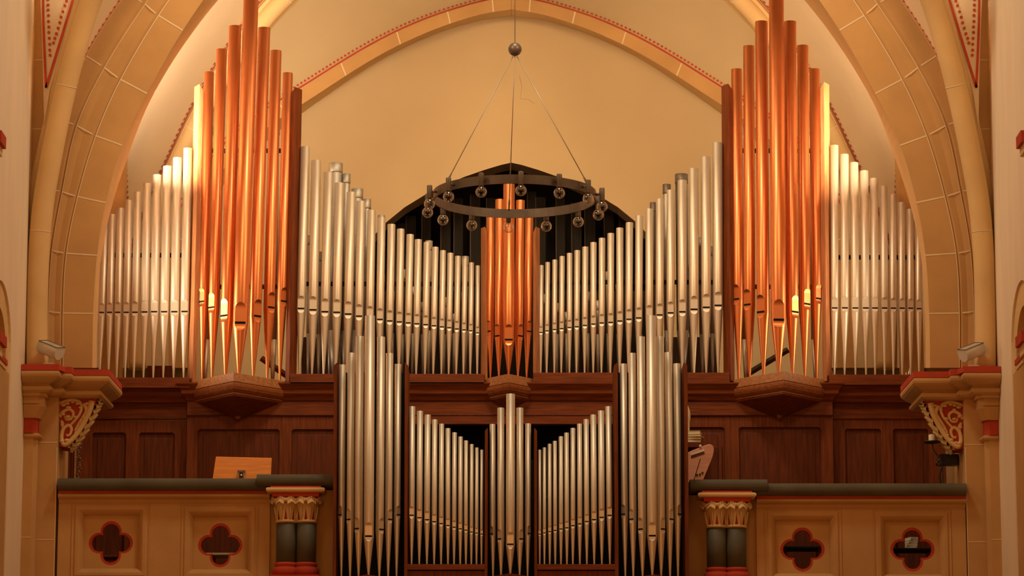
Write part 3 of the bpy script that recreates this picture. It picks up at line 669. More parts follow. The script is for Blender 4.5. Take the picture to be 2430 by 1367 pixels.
# V-shaped tower plinths
WOOD_M = wood('lit_middle_oak', (0.30, 0.095, 0.028), (0.22, 0.065, 0.018), 0.4, 'x')  # mid tone carries the low light on the corbel mouldings
def plinth(xl, xc, xr, dep, zt_, parent, mats=(WOOD_L, WOOD), drop=True, Y0=0.0):
    a, c, b = X(xl), X(xc), X(xr); 
    path = [(a, Y0+.12), (a, Y0-.02), (c, Y0-dep), (b, Y0-.02), (b, Y0+.12)]
    e = MB(); e.prism(path, zt_-.085, zt_, 0)
    t = e.build('tower_plinth', mats[0], parent, bevel=.004)
    e = MB(); sh = .035
    def ins(d): return [(a+d, Y0+.12), (a+d, Y0-.02+d*.4), (c, Y0-dep+d*1.2), (b-d, Y0-.02+d*.4), (b-d, Y0+.12)]
    lv = [(.012, -.085), (-.004, -.095), (-.004, -.105), (.0, -.125), (.012, -.15), (.035, -.17), (.05, -.178), (.045, -.184), (.045, -.192), (.06, -.196), (.06, -.202), (.075, -.21)]
    rows = [[Vector((p[0], p[1], zt_+z_)) for p in ins(d)] for d, z_ in lv]
    e.grid(rows, 0, False, True)
    kz = zt_ - .37 if drop else zt_-.3
    bot = rows[-1]; i = [e.vert(p) for p in bot]; k = e.vert(Vector((c, Y0-.06, kz)))
    for j in range(len(i)): e.face((i[j], i[(j+1) % len(i)], k), 1)
    cb = e.build('corbel', [WOOD_M, WOOD], parent)
    if drop:
        e = MB(); e.sphere((c, Y0-.07, kz+.01), .032); e.build('pendant_knob', WOOD, cb)
plinth(452, 566, 684, .56, ZT, case); plinth(1729, 1848, 1965, .56, ZTR, case); plinth(1144, 1207, 1270, .34, ZTC, case, drop=False)
# upright side boards of the towers
def post(xb0, xt0, yt, yb, wpx, Y, lean_side, zb, parent, mts, ang=math.radians(28), d=.13):
    """board with slanted top; lean_side -1 left, +1 right"""
    b = at(xb0, yb, Y); t = at(xt0, yt, Y); wd = wpx*mpp(Y)
    mb = MB(); R = Matrix.Rotation(-lean_side*ang, 3, 'Z'); P = []
    for (c, z_) in ((b, zb), (t, t.z)):
        for (u, v) in ((-wd/2, -d/2), (wd/2, -d/2), (wd/2, d/2), (-wd/2, d/2)):
            p = R @ Vector((u, v, 0)); zz = z_
            if c is t: zz = z_ + (-.03 if u*lean_side < 0 else .03)
            P.append(Vector((c.x, Y, zz)) + p)
    i = [mb.vert(p) for p in P]
    for q in ((0,3,2,1),(4,5,6,7),(0,1,5,4),(1,2,6,5),(2,3,7,6),(3,0,4,7)): mb.face([i[k] for k in q])
    return mb.build('side_post', mts, parent, bevel=.003)
post(455, 472, 210, 900, 11, -.02, -1, ZT-.02, case, WOOD_LV); post(690, 704, 217, 900, 12, -.02, 1, ZT-.02, case, WOOD_V)
post(1730, 1725, 209, 893, 12, -.02, -1, ZTR-.02, case, WOOD_V); post(1963, 1957, 205, 893, 11, -.02, 1, ZTR-.02, case, WOOD_LV)
post(1149, 1149, 547, 890, 7, -.03, -1, ZTC-.02, case, WOOD_LV, d=.09); post(1273, 1273, 547, 890, 7, -.03, 1, ZTC-.02, case, WOOD_LV, d=.09)

# --- front organ case
pc = empty('front_organ_case', (0, YR, zf), 'narrow red brown oak case of the small front organ between the parapets', 'organ case')
zfp = at(1213, FYP, YR).z
def XR(px): return at(px, 1200, YR).x
for a, b in ((966, 1153), (1272, 1460)):
    mb = MB(); mb.box(XR(a), XR(b), YR-.06, YR+.45, zfp-.05, zfp, 0); mb.build('toe_board', WOOD, pc, bevel=.004)
    mb = MB(); mb.box(XR(a), XR(b), YR-.02, YR+.45, zfp-1.3, zfp-.055, 0); mb.build('lower_panel', WOOD_V, pc, bevel=.004)
for a, c, b, dep, zz in ((800, 876, 965, .46, ZPV), (1463, 1547, 1628, .46, ZPV), (1153, 1211, 1272, .30, ZPC)):
    mb = MB(); mb.prism([(XR(a), YR+.4), (XR(a), YR), (XR(c), YR-dep-.03), (XR(b), YR), (XR(b), YR+.4)], zz-.08, zz, 0); mb.build('tower_plinth', WOOD, pc, bevel=.004)
    mb = MB(); mb.prism([(XR(a)+.03, YR+.4), (XR(a)+.03, YR+.03), (XR(c), YR-dep+.02), (XR(b)-.03, YR+.03), (XR(b)-.03, YR+.4)], zz-1.2, zz-.085, 0); mb.build('lower_panel', WOOD_V, pc)
mb = MB(); zbk = at(1213, 1078, YR+.35).z; mb.box(XR(800), XR(1628), YR+.35, YR+.38, zfp-1.2, zbk-.05, 0)
for a, b in ((800, 964), (1464, 1628)): mb.box(XR(a), XR(b), YR+.33, YR+.39, zfp-1.2, at(1213, 885, YR+.35).z, 0)
mb.build('shade_back_board', DARK, pc)  # black sheet added as the shade between the pipes
for xb, xt, yt, wpx, s in ((797, 797, 866, 8, -1), (965, 965, 866, 8, 1), (1462, 1461, 866, 9, -1), (1628, 1626, 866, 9, 1), (1154, 1154, 1021, 7, -1), (1271, 1271, 1021, 7, 1)):
    zb_ = zfp-1.2; mb = MB(); x0 = XR(xb); t = at(xt, yt, YR); wd = wpx*mpp(YR)/2
    d0, d1 = YR-.06, YR+.42
    P = [(x0-wd, d0, zb_), (x0+wd, d0, zb_), (x0+wd, d1, zb_), (x0-wd, d1, zb_), (t.x-wd, d0, t.z+.015*s), (t.x+wd, d0, t.z-.015*s), (t.x+wd, d1, t.z-.015*s), (t.x-wd, d1, t.z+.015*s)]
    i = [mb.vert(p) for p in P]
    for q in ((0,3,2,1),(4,5,6,7),(0,1,5,4),(1,2,6,5),(2,3,7,6),(3,0,4,7)): mb.face([i[k] for k in q])
    mb.build('side_post', WOOD_V, pc, bevel=.003)
mb = MB(); z_ = at(1213, 1180, YR+.08).z
for a, b in ((802, 962), (968, 1152), (1156, 1268), (1274, 1458), (1466, 1624)): mb.box(XR(a), XR(b), YR+.10, YR+.12, z_-.015, z_+.015)
mb.build('pipe_rack', WOOD_DK, pc)

# ================================================================== PARAPET
def quatre(cx, cz, R, lobe, n=10):
    """quatrefoil outline; lobe centres at distance R-lobe"""
    d = R - lobe; pts = []
    for k in range(4):
        a = math.pi/2*k; cxk, czk = cx + d*math.cos(a), cz + d*math.sin(a)
        # half angle where lobes meet on the diagonal
        m = d/math.sqrt(2); hgt = math.sqrt(max(0, lobe*lobe - m*m)); # distance along diagonal
        px_, pz_ = (m+hgt)/math.sqrt(2), (m+hgt)/math.sqrt(2)
        ang = math.atan2(pz_, px_ - d)
        for i in range(n+1):
            t = a - ang + 2*ang*i/n
            if i == n: continue
            pts.append((cxk + lobe*math.cos(t), czk + lobe*math.sin(t)))
    return pts
def parapet(x0, x1, yc, frames, raised, mirrored, lab, colpx):
    YF = YP + .02
    e = empty('gallery_parapet', (at((x0+x1)/2, yc, YF).x, YF, zf), lab, 'parapet')
    z = lambda py: at(1213, py, YF).z
    xx = lambda px: at(px, 1250, YF).x
    xa, xb = xx(x0), xx(x1); zb = z(yc + 270)
    xi0, xi1 = min(raised), max(raised)
    full0, full1 = min(xa, xx(xi0)), max(xb, xx(xi1))
    holes = []
    for fx0, fx1, fy0, qx, qy in frames:
        h = fx1 - fx0; holes.append([(xx(fx0), z(fy0+h-4)), (xx(fx1), z(fy0+h-4)), (xx(fx1), z(fy0)), (xx(fx0), z(fy0))])
    mb = MB()
    outer = [(min(xa, xb), zb), (max(xa, xb), zb), (max(xa, xb), z(yc+46)), (min(xa, xb), z(yc+46))]
    mb.plate(outer, holes, lambda u, v, w_: Vector((u, YF + w_, v)), .10, 0)
    mb.build('wall_panel', STONE, e)
    for (fx0, fx1, fy0, qx, qy) in frames:
        # rolled frame: outer edge -> roll -> recess
        xA, xB, zB, zA = xx(fx0), xx(fx1), z(fy0), z(fy0+(fx1-fx0)-4); mb = MB(); ins = 27*mpp(YF)
        lv = [(0, -.002), (0, -.006), (.006, -.008), (.012, -.002), (.02, .0), (.35*ins, -.012), (.6*ins, -.010), (.8*ins, .008), (ins, .04), (ins, .065)]
        rows = [[Vector((xA+d, YF+y_, zA+d)), Vector((xB-d, YF+y_, zA+d)), Vector((xB-d, YF+y_, zB-d)), Vector((xA+d, YF+y_, zB-d))] for d, y_ in lv]
        mb.grid(rows, 0, False, True); mb.build('frame_moulding', STONE, e)
        mb = MB(); c = at(qx, qy, YF+.06); s_ = mpp(YF)
        q = quatre(c.x, c.z, 53*s_, 25*s_); q2 = quatre(c.x, c.z, 46.5*s_, 20.5*s_)
        mb.plate([(xA, zA), (xB, zA), (xB, zB), (xA, zB)], [q], lambda u, v, w_: Vector((u, YF+.062+w_, v)), .11, 0, 1)
        ts = mb.build('tracery_slab', [STONE, RED], e)
        mb = MB(); mb.plate(q, [q2], lambda u, v, w_: Vector((u, YF+.066+w_, v)), .07, 0)
        mb.build('quatrefoil_rim', RED, ts)
    # string mouldings and coping
    def cop(xA, xB, y0, proj, nm='coping'):
        H = 29*mpp(YF); zt_ = z(y0); mb = MB(); n = 10
        prf = [(-.22, zt_)] + [(proj - .05 + .05*math.sin(math.pi*k/n), zt_ - H/2 + H/2*math.cos(math.pi*k/n)) for k in range(n+1)] + [(-.22, zt_-H)]
        path = [(xA, YF), (xB, YF)]
        mb.sweep(path, prf, 0); mb.build(nm, GREEN, e)
        return zt_-H
    zl = cop(min(xa, xb), max(xa, xb), yc, .13)
    mb = MB(); path = [(min(xa, xb), YF), (max(xa, xb), YF)]
    mb.sweep(path, [(-.1, zl), (.055, zl), (.05, zl-.024), (-.1, zl-.024)], 0); mb.build('red_fillet', RED, e)
    mb = MB(); mb.sweep(path, [(-.02, zl-.024), (.055, zl-.024), (.07, zl-.036), (.07, zl-.05), (.055, zl-.062), (.02, zl-.075), (.005, zl-.105), (-.02, zl-.105)], 0); mb.build('string_moulding', STONE, e)
    cop(xx(xi0), xx(xi1), yc-7, .20, 'raised_coping')
    # wall behind the paired columns
    mb = MB(); xq0, xq1 = (xx(632), xx(796)) if not mirrored else (xx(1632), xx(1800)); mb.box(xq0, xq1, YF+.04, YF+.2, zb, z(yc+24)); mb.build('end_pier', STONE, e)
    # paired columns
    cL, cR = colpx; g = empty('paired_columns', (xx((cL+cR)/2), YF-.09, zb), 'pair of short dark green leaf-capital columns under the %s raised coping' % ('right' if mirrored else 'left'), 'column', 'paired columns of the parapet')
    zs_top = z(yc+103); zs_bot = z(yc+200); r = 23.5*mpp(YF-.1); yy = YF - .075
    def W(px, py): return at(px, py, yy-.05)
    for c in (cL, cR):
        xc = at(c, 1250, yy).x
        mb = MB(); mb.lathe((xc, yy, 0), [(r, zs_bot-.02), (r, zs_top)], 28); mb.build('shaft', GREEN, g)
        mb = MB(); mb.lathe((xc, yy, 0), [(r*.98, zs_top-.014), (r*1.1, zs_top-.01), (r*1.14, zs_top), (r*1.1, zs_top+.01), (r*.98, zs_top+.014)], 28); mb.build('neck_ring', STONE_L, g)
        mb = MB(); mb.lathe((xc, yy, 0), [(r*1.05, zs_bot+.0), (r*1.14, zs_bot-.01), (r*1.14, zs_bot-.025), (r*1.05, zs_bot-.03), (r*1.05, zs_bot-.04), (r*1.3, zs_bot-.05), (r*1.35, zs_bot-.075), (r*1.35, zs_bot-.12)], 28); mb.build('base', RED, g)
        # bell and leaves
        zc = z(yc+46); mb = MB(); mb.lathe((xc, yy, 0), [(r*.92, zs_top), (r*.95, zs_top+.06), (r*1.2, zc-.04), (r*1.35, zc)], 24); bell = mb.build('capital_bell', RED, g)
        mb = MB(); Hc = zc - zs_top
        for k in range(8):
            a = 2*math.pi*(k+.5)/8; dr = Vector((math.cos(a), math.sin(a), 0)); tg = Vector((-dr.y, dr.x, 0))
            if dr.y > .8: continue
            # leaf: stem swelling and curling out into a fan of lobes
            rows = []
            for i in range(9):
                t = i/8; rad_ = r*(.98+.12*t) + (.05*max(0, t-.6)/.4 if True else 0); zz = zs_top + Hc*(.02 + .98*min(t, .86)/.86) - (.05*max(0, t-.86)/.14)
                wd = r*(.17+.30*abs(math.sin(math.pi*min(1, t*.55+.05)))) 
                rows.append([Vector((xc, yy, 0)) + dr*(rad_ + .008*(1-abs(j)/2)) + tg*wd*j/2 + Vector((0, 0, zz - .012*abs(j)*t)) for j in (-2, -1, 0, 1, 2)])
            mb.grid(rows, 0, True)
            mb.tube([Vector((xc, yy, zs_top+.005)) + dr*(r+.006), Vector((xc, yy, zs_top+Hc*.6)) + dr*(r*1.14+.012)], [.006, .009], 6)
            base = Vector((xc, yy, zc-.014)) + dr*(r*1.2+.022)
            for j in range(-2, 3): mb.sphere(base + tg*.021*j + Vector((0, 0, -.010*abs(j))), .0145, 0, 8, 6, (1, 1, 1.5))
        mb.build('capital_leaves', STONE_L, g)
        # volutes at corners
    mb = MB(); y1 = yy - r*1.55
    mb.box(at(cL, 1200, yy).x - r*1.35, at(cR, 1200, yy).x + r*1.35, y1+.01, YF+.05, z(yc+47), z(yc+36)); mb.build('abacus_fillet', RED, g)
    mb = MB(); zA = z(yc+37); zB = z(yc+26); n = 6; h = (zB-zA)
    pr = [(-.1, zA)] + [(.02*math.sin(math.pi*k/n), zA + h/2 - h/2*math.cos(math.pi*k/n)) for k in range(n+1)] + [(-.1, zB)]
    xA_, xB_ = at(cL, 1200, yy).x - r*1.75, at(cR, 1200, yy).x + r*1.75
    mb.sweep([(xA_, YF+.05), (xA_, y1-.005), (xB_, y1-.005), (xB_, YF+.05)], pr); mb.build('abacus', STONE_L, g)
    mb = MB(); mb.box(at(cL, 1200, yy).x - r*1.55, at(cR, 1200, yy).x + r*1.55, y1, YF+.05, zB, z(yc+22)); mb.build('red_cap', RED, g)
    mb = MB(); mb.box(at(cL, 1200, yy).x - r*1.5, at(cR, 1200, yy).x + r*1.5, y1-.0, YF+.04, zb-.05, zs_bot-.12); mb.build('pedestal', RED, g)
parapet(138, 640, 1138, [(170,355,1194,263,1289),(430,613,1198,522.5,1294)], (611, 794), False, 'stone gallery parapet with two quatrefoil openings left of the front organ', (679.5, 727))
parapet(1795, 2292, 1150, [(1814,1997,1208,1904.5,1304),(2073,2257,1209,2165.5,1304)], (1636, 1819), True, 'stone gallery parapet with two quatrefoil openings right of the front organ', (1700, 1746.5))

# ================================================================== PIER CAPITALS
for mi, side in SIDES:
    dz = -.02 if mi else 0.0
    g = empty('pier_capital', ((4.0 if mi else -4.0), -1.7, zcap - .4 + dz), 'stone pier capital with red top edge and carved foliage bracket under the %s arch foot' % side, 'capital', 'arch capitals')
    Y1, Y2, Y3 = -1.95, -1.80, -1.66
    xw = XW + .004; x1 = at(128, 870, Y1).x; x1b = at(134, 880, Y2).x; x2 = at(158, 880, Y2).x; x2b = at(164, 885, Y3).x; x3 = at(246, 885, Y3).x
    path = [(xw, Y1), (x1, Y1), (x1b, Y2), (x2, Y2), (x2b, Y3), (x3, Y3), (x3+.02, YB-.05)]
    zc = zcap + dz
    pr = [(-.25, zc), (.055, zc), (.055, zc-.055)]
    mb = MB(); mb.prism([(xw, Y1-.05), (x1+.05, Y1-.05), (x2b+.03, Y3-.05), (x3+.05, Y3-.05), (x3+.05, YB-.05), (xw, YB-.05)], zc-.05, zc-.004)
    mb.sweep(path, pr + [(-.1, zc-.055)]); mb.build('red_edge', RED, g, mirror=mi)
    mb = MB()
    pr = [(-.1, zc-.055), (.045, zc-.055), (.056, zc-.065), (.06, zc-.085), (.055, zc-.105), (.035, zc-.125), (.0, zc-.145), (-.045, zc-.165), (-.055, zc-.18), (-.03, zc-.185), (-.02, zc-.2), (-.025, zc-.22), (-.05, zc-.235), (-.09, zc-.24), (-.2, zc-.24)]
    mb.sweep(path, pr)
    mb.build('moulding', STONE_L if False else STONE, g, mirror=mi)
    # core under the moulding, small capital of the wall pilaster
    mb = MB(); zc2 = zc - .24
    zz = [at(70, y, YP-.2).z + dz for y in (925, 942, 962, 990)]
    for (z1_, z0_, px0, dY) in ((zz[0]+.02, zz[1], 108, .28), (zz[1], zz[2]+.015, 103, .24)):
        xx_ = at(px0, 950, YP-dY).x; mb.prism([(xw, YP), (xw, YP-dY), (xx_-.05, YP-dY), (xx_, YP-dY+.06), (xx_, YP)], z0_, z1_)
    # inverted bell
    def oct_(px0, dY): x_ = at(px0, 970, YP-dY).x; return [(xw, YP), (xw, YP-dY), (x_-.04, YP-dY), (x_, YP-dY+.05), (x_, YP)]
    rows = [[Vector((*p, z_)) for p in oct_(px0, dY)] for px0, dY, z_ in ((104, .22, zz[2]+.015), (106, .23, zz[2]-.01), (94, .17, zz[3]), (90, .15, zz[3]-.0))]
    mb.grid(rows, 0, False)
    mb.build('pilaster_capital', STONE, g, mirror=mi)
    mb = MB(); zr0 = at(70, 1027, YP-.15).z + dz; mb.prism(oct_(89, .145), zr0, zz[3]); mb.build('red_neck', RED, g, mirror=mi)
    mb = MB(); o5 = [(xw, YP-.10), (at(84, 1030, YP-.1).x, YP-.10), (at(90, 1030, YP).x, YP+.02)]
    mb.sweep(o5, [(-.05, zr0), (.03, zr0), (.05, zr0-.015), (.05, zr0-.03), (.03, zr0-.045), (-.05, zr0-.045)]); mb.build('neck_ring', STONE, g, mirror=mi)
    # bracket: red ground wedge
    Yb0 = -1.50
    def BP(px, py, Y=Yb0): p = at(px, py, Y); return (p.x, p.z + dz)
    poly = [BP(134, 938), BP(232, 938), BP(226, 958), BP(212, 985), BP(190, 1022), BP(170, 1050), BP(158, 1062), BP(134, 1058)]
    mb = MB(); mb.prismY(poly, Yb0, Yb0+.28); mb.build('bracket_ground', RED, g, mirror=mi)
    mb = MB(); ed = catmull([Vector((*BP(*p), 0)) for p in ((236,948),(229,962),(216,988),(196,1022),(178,1048),(164,1064))], 9)
    rows = []
    for q_ in ed:
        i_ = len(rows); rows.append([Vector((q_.x + .014*math.sin(i_*1.25 + k*.7), Yb0-.02 + k*.024 + .01*math.sin(i_*2.1), q_.y + .012*math.cos(i_*1.25 + k*1.1))) for k in range(13)])
    mb.grid(rows, 0, True); mb.build('carved_edge', STONE_L, g, mirror=mi)
    # scrolled vines
    mb = MB()
    def vine(pts, r0, r1, Y=Yb0-.012, n=6):
        P = catmull([Vector((BP(*p)[0], Y - (p[2] if len(p) > 2 else 0), BP(*p)[1])) for p in [(q[0], q[1]) for q in pts]], n)
        k = len(P); mb.tube(P, [r0 + (r1-r0)*i/(k-1) for i in range(k)], 8)
        return P
    vine([(218,952),(213,975),(200,1002),(183,1030),(164,1050),(152,1055),(146,1040),(150,1020),(162,1010),(170,1018),(166,1032),(158,1034)], .030, .012)
    vine([(141,958),(158,952),(175,950),(190,955),(194,968),(188,985),(176,1000),(165,1012)], .018, .012)
    vine([(141,990),(150,978),(164,972),(174,980),(170,994),(158,996),(154,988)], .018, .010)
    vine([(150,1020),(146,1000),(152,1008)], .014, .010)
    vine([(200,958),(206,975),(198,990),(188,1005),(178,1024)], .022, .012)
    random.seed(3 + mi)
    for px, py in ((210,958),(216,968),(208,980),(203,992),(195,1004),(188,1016),(180,1028),(172,1040),(150,962),(160,958),(172,955),(184,958),(192,968),(148,984),(162,968),(158,1046),(148,1048),(162,990),(146,1010),(180,990)):
        c = BP(px, py); mb.sphere((c[0]+random.uniform(-.01, .01), Yb0-.02, c[1]), random.uniform(.014, .022), 0, 8, 6, (1.3, .9, .8))
    # second run of leaf knobs along the inner side of the bracket
    for t in [i/9 for i in range(10)]:
        a = BP(222 - 60*t, 955 + 100*t); mb.sphere((a[0]+.0, Yb0+.05, a[1]), .026, 0, 8, 6, (1, 1.4, 1)); mb.sphere((a[0]+.0, Yb0+.18, a[1]), .026, 0, 8, 6, (1, 1.4, 1))
    mb.build('carved_foliage', STONE_L, g, mirror=mi)
    # floodlight standing on the capital
    p = at(116, 858, -1.93); s = 1 if mi else -1; z0 = zc + .0
    fx0 = (p.x if not mi else -p.x)
    fl = empty('floodlight', (fx0, -1.93, z0), 'white enamel floodlight standing on the %s pier capital' % side, 'floodlight', 'floodlights on the capitals')
    mb = MB(); mb.lathe((p.x, -1.93, z0), [(.052, 0), (.052, .018), (.03, .022)], 24); mb.build('base', WHITE_E, fl, mirror=mi)
    mb = MB(); mb.lathe((p.x, -1.93, z0), [(.009, .015), (.009, .1)], 12); mb.build('stem', WHITE_E, fl, mirror=mi)
    # half-round head, opening turned up and toward the vault
    hc = Vector((p.x+.015, -1.93, z0+.155)); Rm = Matrix.Rotation(math.radians(24), 3, 'Y') @ Matrix.Rotation(math.radians(-22), 3, 'Z') @ Matrix.Rotation(math.radians(20), 3, 'X'); mb = MB()
    pr = [(math.cos(a)*.075, math.sin(a)*.075) for a in [math.radians(148 + 244*k/16) for k in range(17)]] 
    L = .105; rows = []
    for u in (-L, L): rows.append([hc + Rm @ Vector((u, y_*1.0, z_)) for y_, z_ in pr])
    mb.grid(rows, 0, True); 
    for r_ in rows: mb.face([mb.vert(q) for q in r_], 0)
    hd = mb.build('housing', WHITE_E, fl, mirror=mi)
    mb = MB(); a0, a1 = pr[0], pr[-1]
    mb.quad(hc + Rm @ Vector((-L+.004, a0[0], a0[1]+.002)), hc + Rm @ Vector((L-.004, a0[0], a0[1]+.002)), hc + Rm @ Vector((L-.004, a1[0], a1[1]+.002)), hc + Rm @ Vector((-L+.004, a1[0], a1[1]+.002)))
    mb.build('glass', mat('lamp_glass', (.5, .46, .38), .15), fl, mirror=mi)
    mb = MB(); R8 = [hc + Rm @ Vector(q) for q in ((-L, a0[0], a0[1]+.003), (L, a0[0], a0[1]+.003), (L, a1[0], a1[1]+.003), (-L, a1[0], a1[1]+.003))]
    for a, b in zip(R8, R8[1:]+R8[:1]): mb.tube([a, b], .004, 6)
    mb.tube([(R8[0]+R8[3])/2, hc + Rm @ Vector((-L, 0, -.075))], .003, 6)
    mb.build('rim', BRONZE, fl, mirror=mi)

# ================================================================== CHANDELIER
YC = -3.5; s_ = mpp(YC)
cx = at(1221, 467, YC); zt_ = at(1221, 467, YC).z + 11*s_; RR = 198*s_; RB = 214*s_
ball = at(1222, 117, YC)
ch = empty('chandelier', (cx.x, YC, zt_), 'dark ring chandelier with clear globe bulbs hanging before the organ', 'chandelier')
def rp(a, r, z_): return Vector((cx.x + r*math.sin(a), YC - r*math.cos(a), z_))
mb = MB(); N = 72; H = 22*s_
rows = [[rp(2*math.pi*k/N, rr, zz) for k in range(N)] for rr, zz in ((RR, zt_-H), (RR, zt_), (RR-.012, zt_), (RR-.012, zt_-H), (RR, zt_-H))]
mb.grid(rows, 0, False, True); rg = mb.build('ring_band', BRONZE, ch)
for p in rg.data.polygons: p.use_smooth = False
mb = MB(); mb.sphere((ball.x, YC, ball.z), 16.5*s_, 0, 28, 18); mb.tube([Vector((ball.x-.058, YC, ball.z)), Vector((ball.x+.058, YC, ball.z))], .0595, 28) if False else None
mb.build('ball', BRONZE, ch)
mb = MB(); mb.tube([Vector((ball.x, YC, ball.z)), Vector((ball.x, YC, 15.8))], .004, 8); mb.build('hanging_cable', CABLE, ch)
for a in (184, 64, -56):
    a = math.radians(a); e = rp(a, RR-.006, zt_+.0)
    st = Vector((ball.x, YC, ball.z-.03)); d = (e-st)
    mb = MB(); mb.tube([st, st+d*.93], .0045, 8); mb.build('stay_cable', CABLE, ch)
    mb = MB(); mb.tube([st+d*.92, st+d*.96, e+Vector((0,0,-.02))], [.004, .009, .005], 8); mb.build('turnbuckle', BRONZE, ch)
for k in range(14):
    a = math.radians(4) + 2*math.pi*k/14; c = rp(a, RB, 0)
    mb = MB(); mb.lathe((c.x, c.y, zt_-.104), [(.0215, 0), (.0235, .006), (.0235, .11), (.021, .116), (.012, .117)], 20)
    mb.tube([rp(a, RR-.002, zt_-.04), rp(a, RB-.015, zt_-.04)], .011, 10)
    so = mb.build('socket', BRONZE, ch)
    mb = MB(); mb.sphere((c.x, c.y, zt_-.152), .048, 0, 24, 16); mb.lathe((c.x, c.y, zt_-.115), [(.021, 0), (.018, .012)], 16); mb.build('bulb', GLASS, so)
    mb = MB(); mb.tube([Vector((c.x-.012, c.y, zt_-.15)), Vector((c.x-.014, c.y, zt_-.135)), Vector((c.x, c.y, zt_-.13)), Vector((c.x+.014, c.y, zt_-.135)), Vector((c.x+.012, c.y, zt_-.15))], .0012, 5)
    mb.lathe((c.x, c.y, zt_-.15), [(.003, 0), (.003, .045)], 8); mb.build('filament', WHITE_E, so)

# ================================================================== THINGS ON THE GALLERY
# music stand
YM = -1.05
ms = empty('music_stand', (at(574, 1130, YM).x, YM, zf), 'glossy orange wood music stand behind the left parapet', 'music stand')
q = [at(512, 1084, YM), at(645, 1087, YM), at(641, 1165, YM-.08), at(500, 1165, YM-.08)]
mb = MB(); bk = Vector((0, .018, .004)); i = [mb.vert(p) for p in q] + [mb.vert(p+bk) for p in q]
for f in ((0,1,2,3),(7,6,5,4),(0,4,5,1),(1,5,6,2),(2,6,7,3),(3,7,4,0)): mb.face([i[k] for k in f])
mb.build('desk', ORANGE, ms, bevel=.004)
c = at(573, 1128, YM-.06)
mb = MB(); mb.box(c.x-.035, c.x+.035, c.y-.03, c.y+.02, c.z+.02, c.z+.045); mb.build('clamp', BRONZE, ms, bevel=.004)
mb = MB(); mb.box(c.x-.03, c.x-.018, c.y-.035, c.y+.01, c.z-.03, c.z+.02); mb.box(c.x+.018, c.x+.03, c.y-.035, c.y+.01, c.z-.03, c.z+.02); mb.lathe((c.x, c.y-.01, c.z), [(.012, -.03), (.016, 0), (.012, .02)], 12); mb.build('bracket', CHROME, ms)
mb = MB(); mb.lathe((c.x, c.y-.005, 0), [(.012, zf+.1), (.012, c.z-.02)], 12); mb.build('pole', BLACK, ms)
for k in range(3):
    a = k*2.094; mb = MB(); mb.tube([Vector((c.x, c.y, zf+.16)), Vector((c.x+.25*math.cos(a), c.y+.25*math.sin(a), zf+.01))], .01, 8); mb.build('leg', BLACK, ms)
# console, just right of the front organ
YK = -.95
co = empty('organ_console', (at(1600, 1100, YK).x, YK+.3, zf), 'reddish wooden organ console with pale curved cheek behind the right coping', 'organ console')
mb = MB(); x0, x1 = at(1500, 1060, YK+.3).x, at(1712, 1060, YK+.55).x
mb.box(x0, x1, YK+.35, YK+.6, zf, at(1700, 1060, YK+.35).z); mb.build('body', WOOD_P, co, bevel=.006)
mb = MB(); xs0, xs1 = at(1560, 1050, YK).x, at(1665, 1050, YK).x; zs2 = at(1650, 1047, YK).z
mb.box(xs0, xs1, YK+.05, YK+.5, zs2-.05, zs2); mb.build('top_shelf', WOOD_P, co, bevel=.004)
mb = MB(); xp0 = at(1705, 1030, YK+.3).x; mb.box(xp0, xp0+.03, YK+.32, YK+.6, zf, at(1705, 1028, YK+.3).z); mb.build('side_panel', WOOD_V, co, bevel=.004)
cheek = catmull([at(*p, YK) for p in ((1600,1095),(1640,1071),(1662,1062),(1684,1054),(1694,1062),(1692,1082),(1681,1110),(1668,1142),(1655,1175))], 4) + [at(1600, 1175, YK)]
mb = MB(); n = len(cheek); a = [mb.vert(p) for p in cheek]; b = [mb.vert(p+Vector((-.02, .05, 0))) for p in cheek]
mb.face(a); mb.face(b[::-1])
for k in range(n): mb.face((a[k], a[(k+1) % n], b[(k+1) % n], b[k]))
chk = mb.build('cheek', PINK, co, bevel=.006)
mb = MB(); P = [at(1640, 1081, YK-.004), at(1671, 1071, YK-.004), at(1672, 1077, YK-.004), at(1640, 1088, YK-.004)]
i = [mb.vert(p) for p in P] + [mb.vert(p+Vector((0, .01, 0))) for p in P]
for f in ((0,1,2,3),(7,6,5,4),(0,4,5,1),(1,5,6,2),(2,6,7,3),(3,7,4,0)): mb.face([i[k] for k in f])
mb.build('stop_slot', WOOD_P, co)
for k in range(9):
    p = at(1641+k*3.6, 1078-k*1.15, YK-.008); mb = MB(); mb.box(p.x-.0055, p.x+.0055, p.y, p.y+.012, p.z-.010, p.z+.010); mb.build('stop_tab', WAX, co)
mb = MB(); mb.tube([at(1662, 1089, YK-.001), at(1646, 1142, YK-.001)], .0035, 6); mb.build('seam', DARK, co)
for px, py in ((1654,1127),(1661,1126),(1667,1122)):
    p = at(px, py, YK-.01); mb = MB(); mb.tube([p, p+Vector((0,.02,0))], .010, 12); mb.build('knob', BLACK, co)
p = at(1662, 1060, YK); mb = MB(); mb.lathe((p.x, p.y, p.z), [(.011, -.01), (.011, .014), (.006, .018)], 12); mb.build('switch', WAX, co)
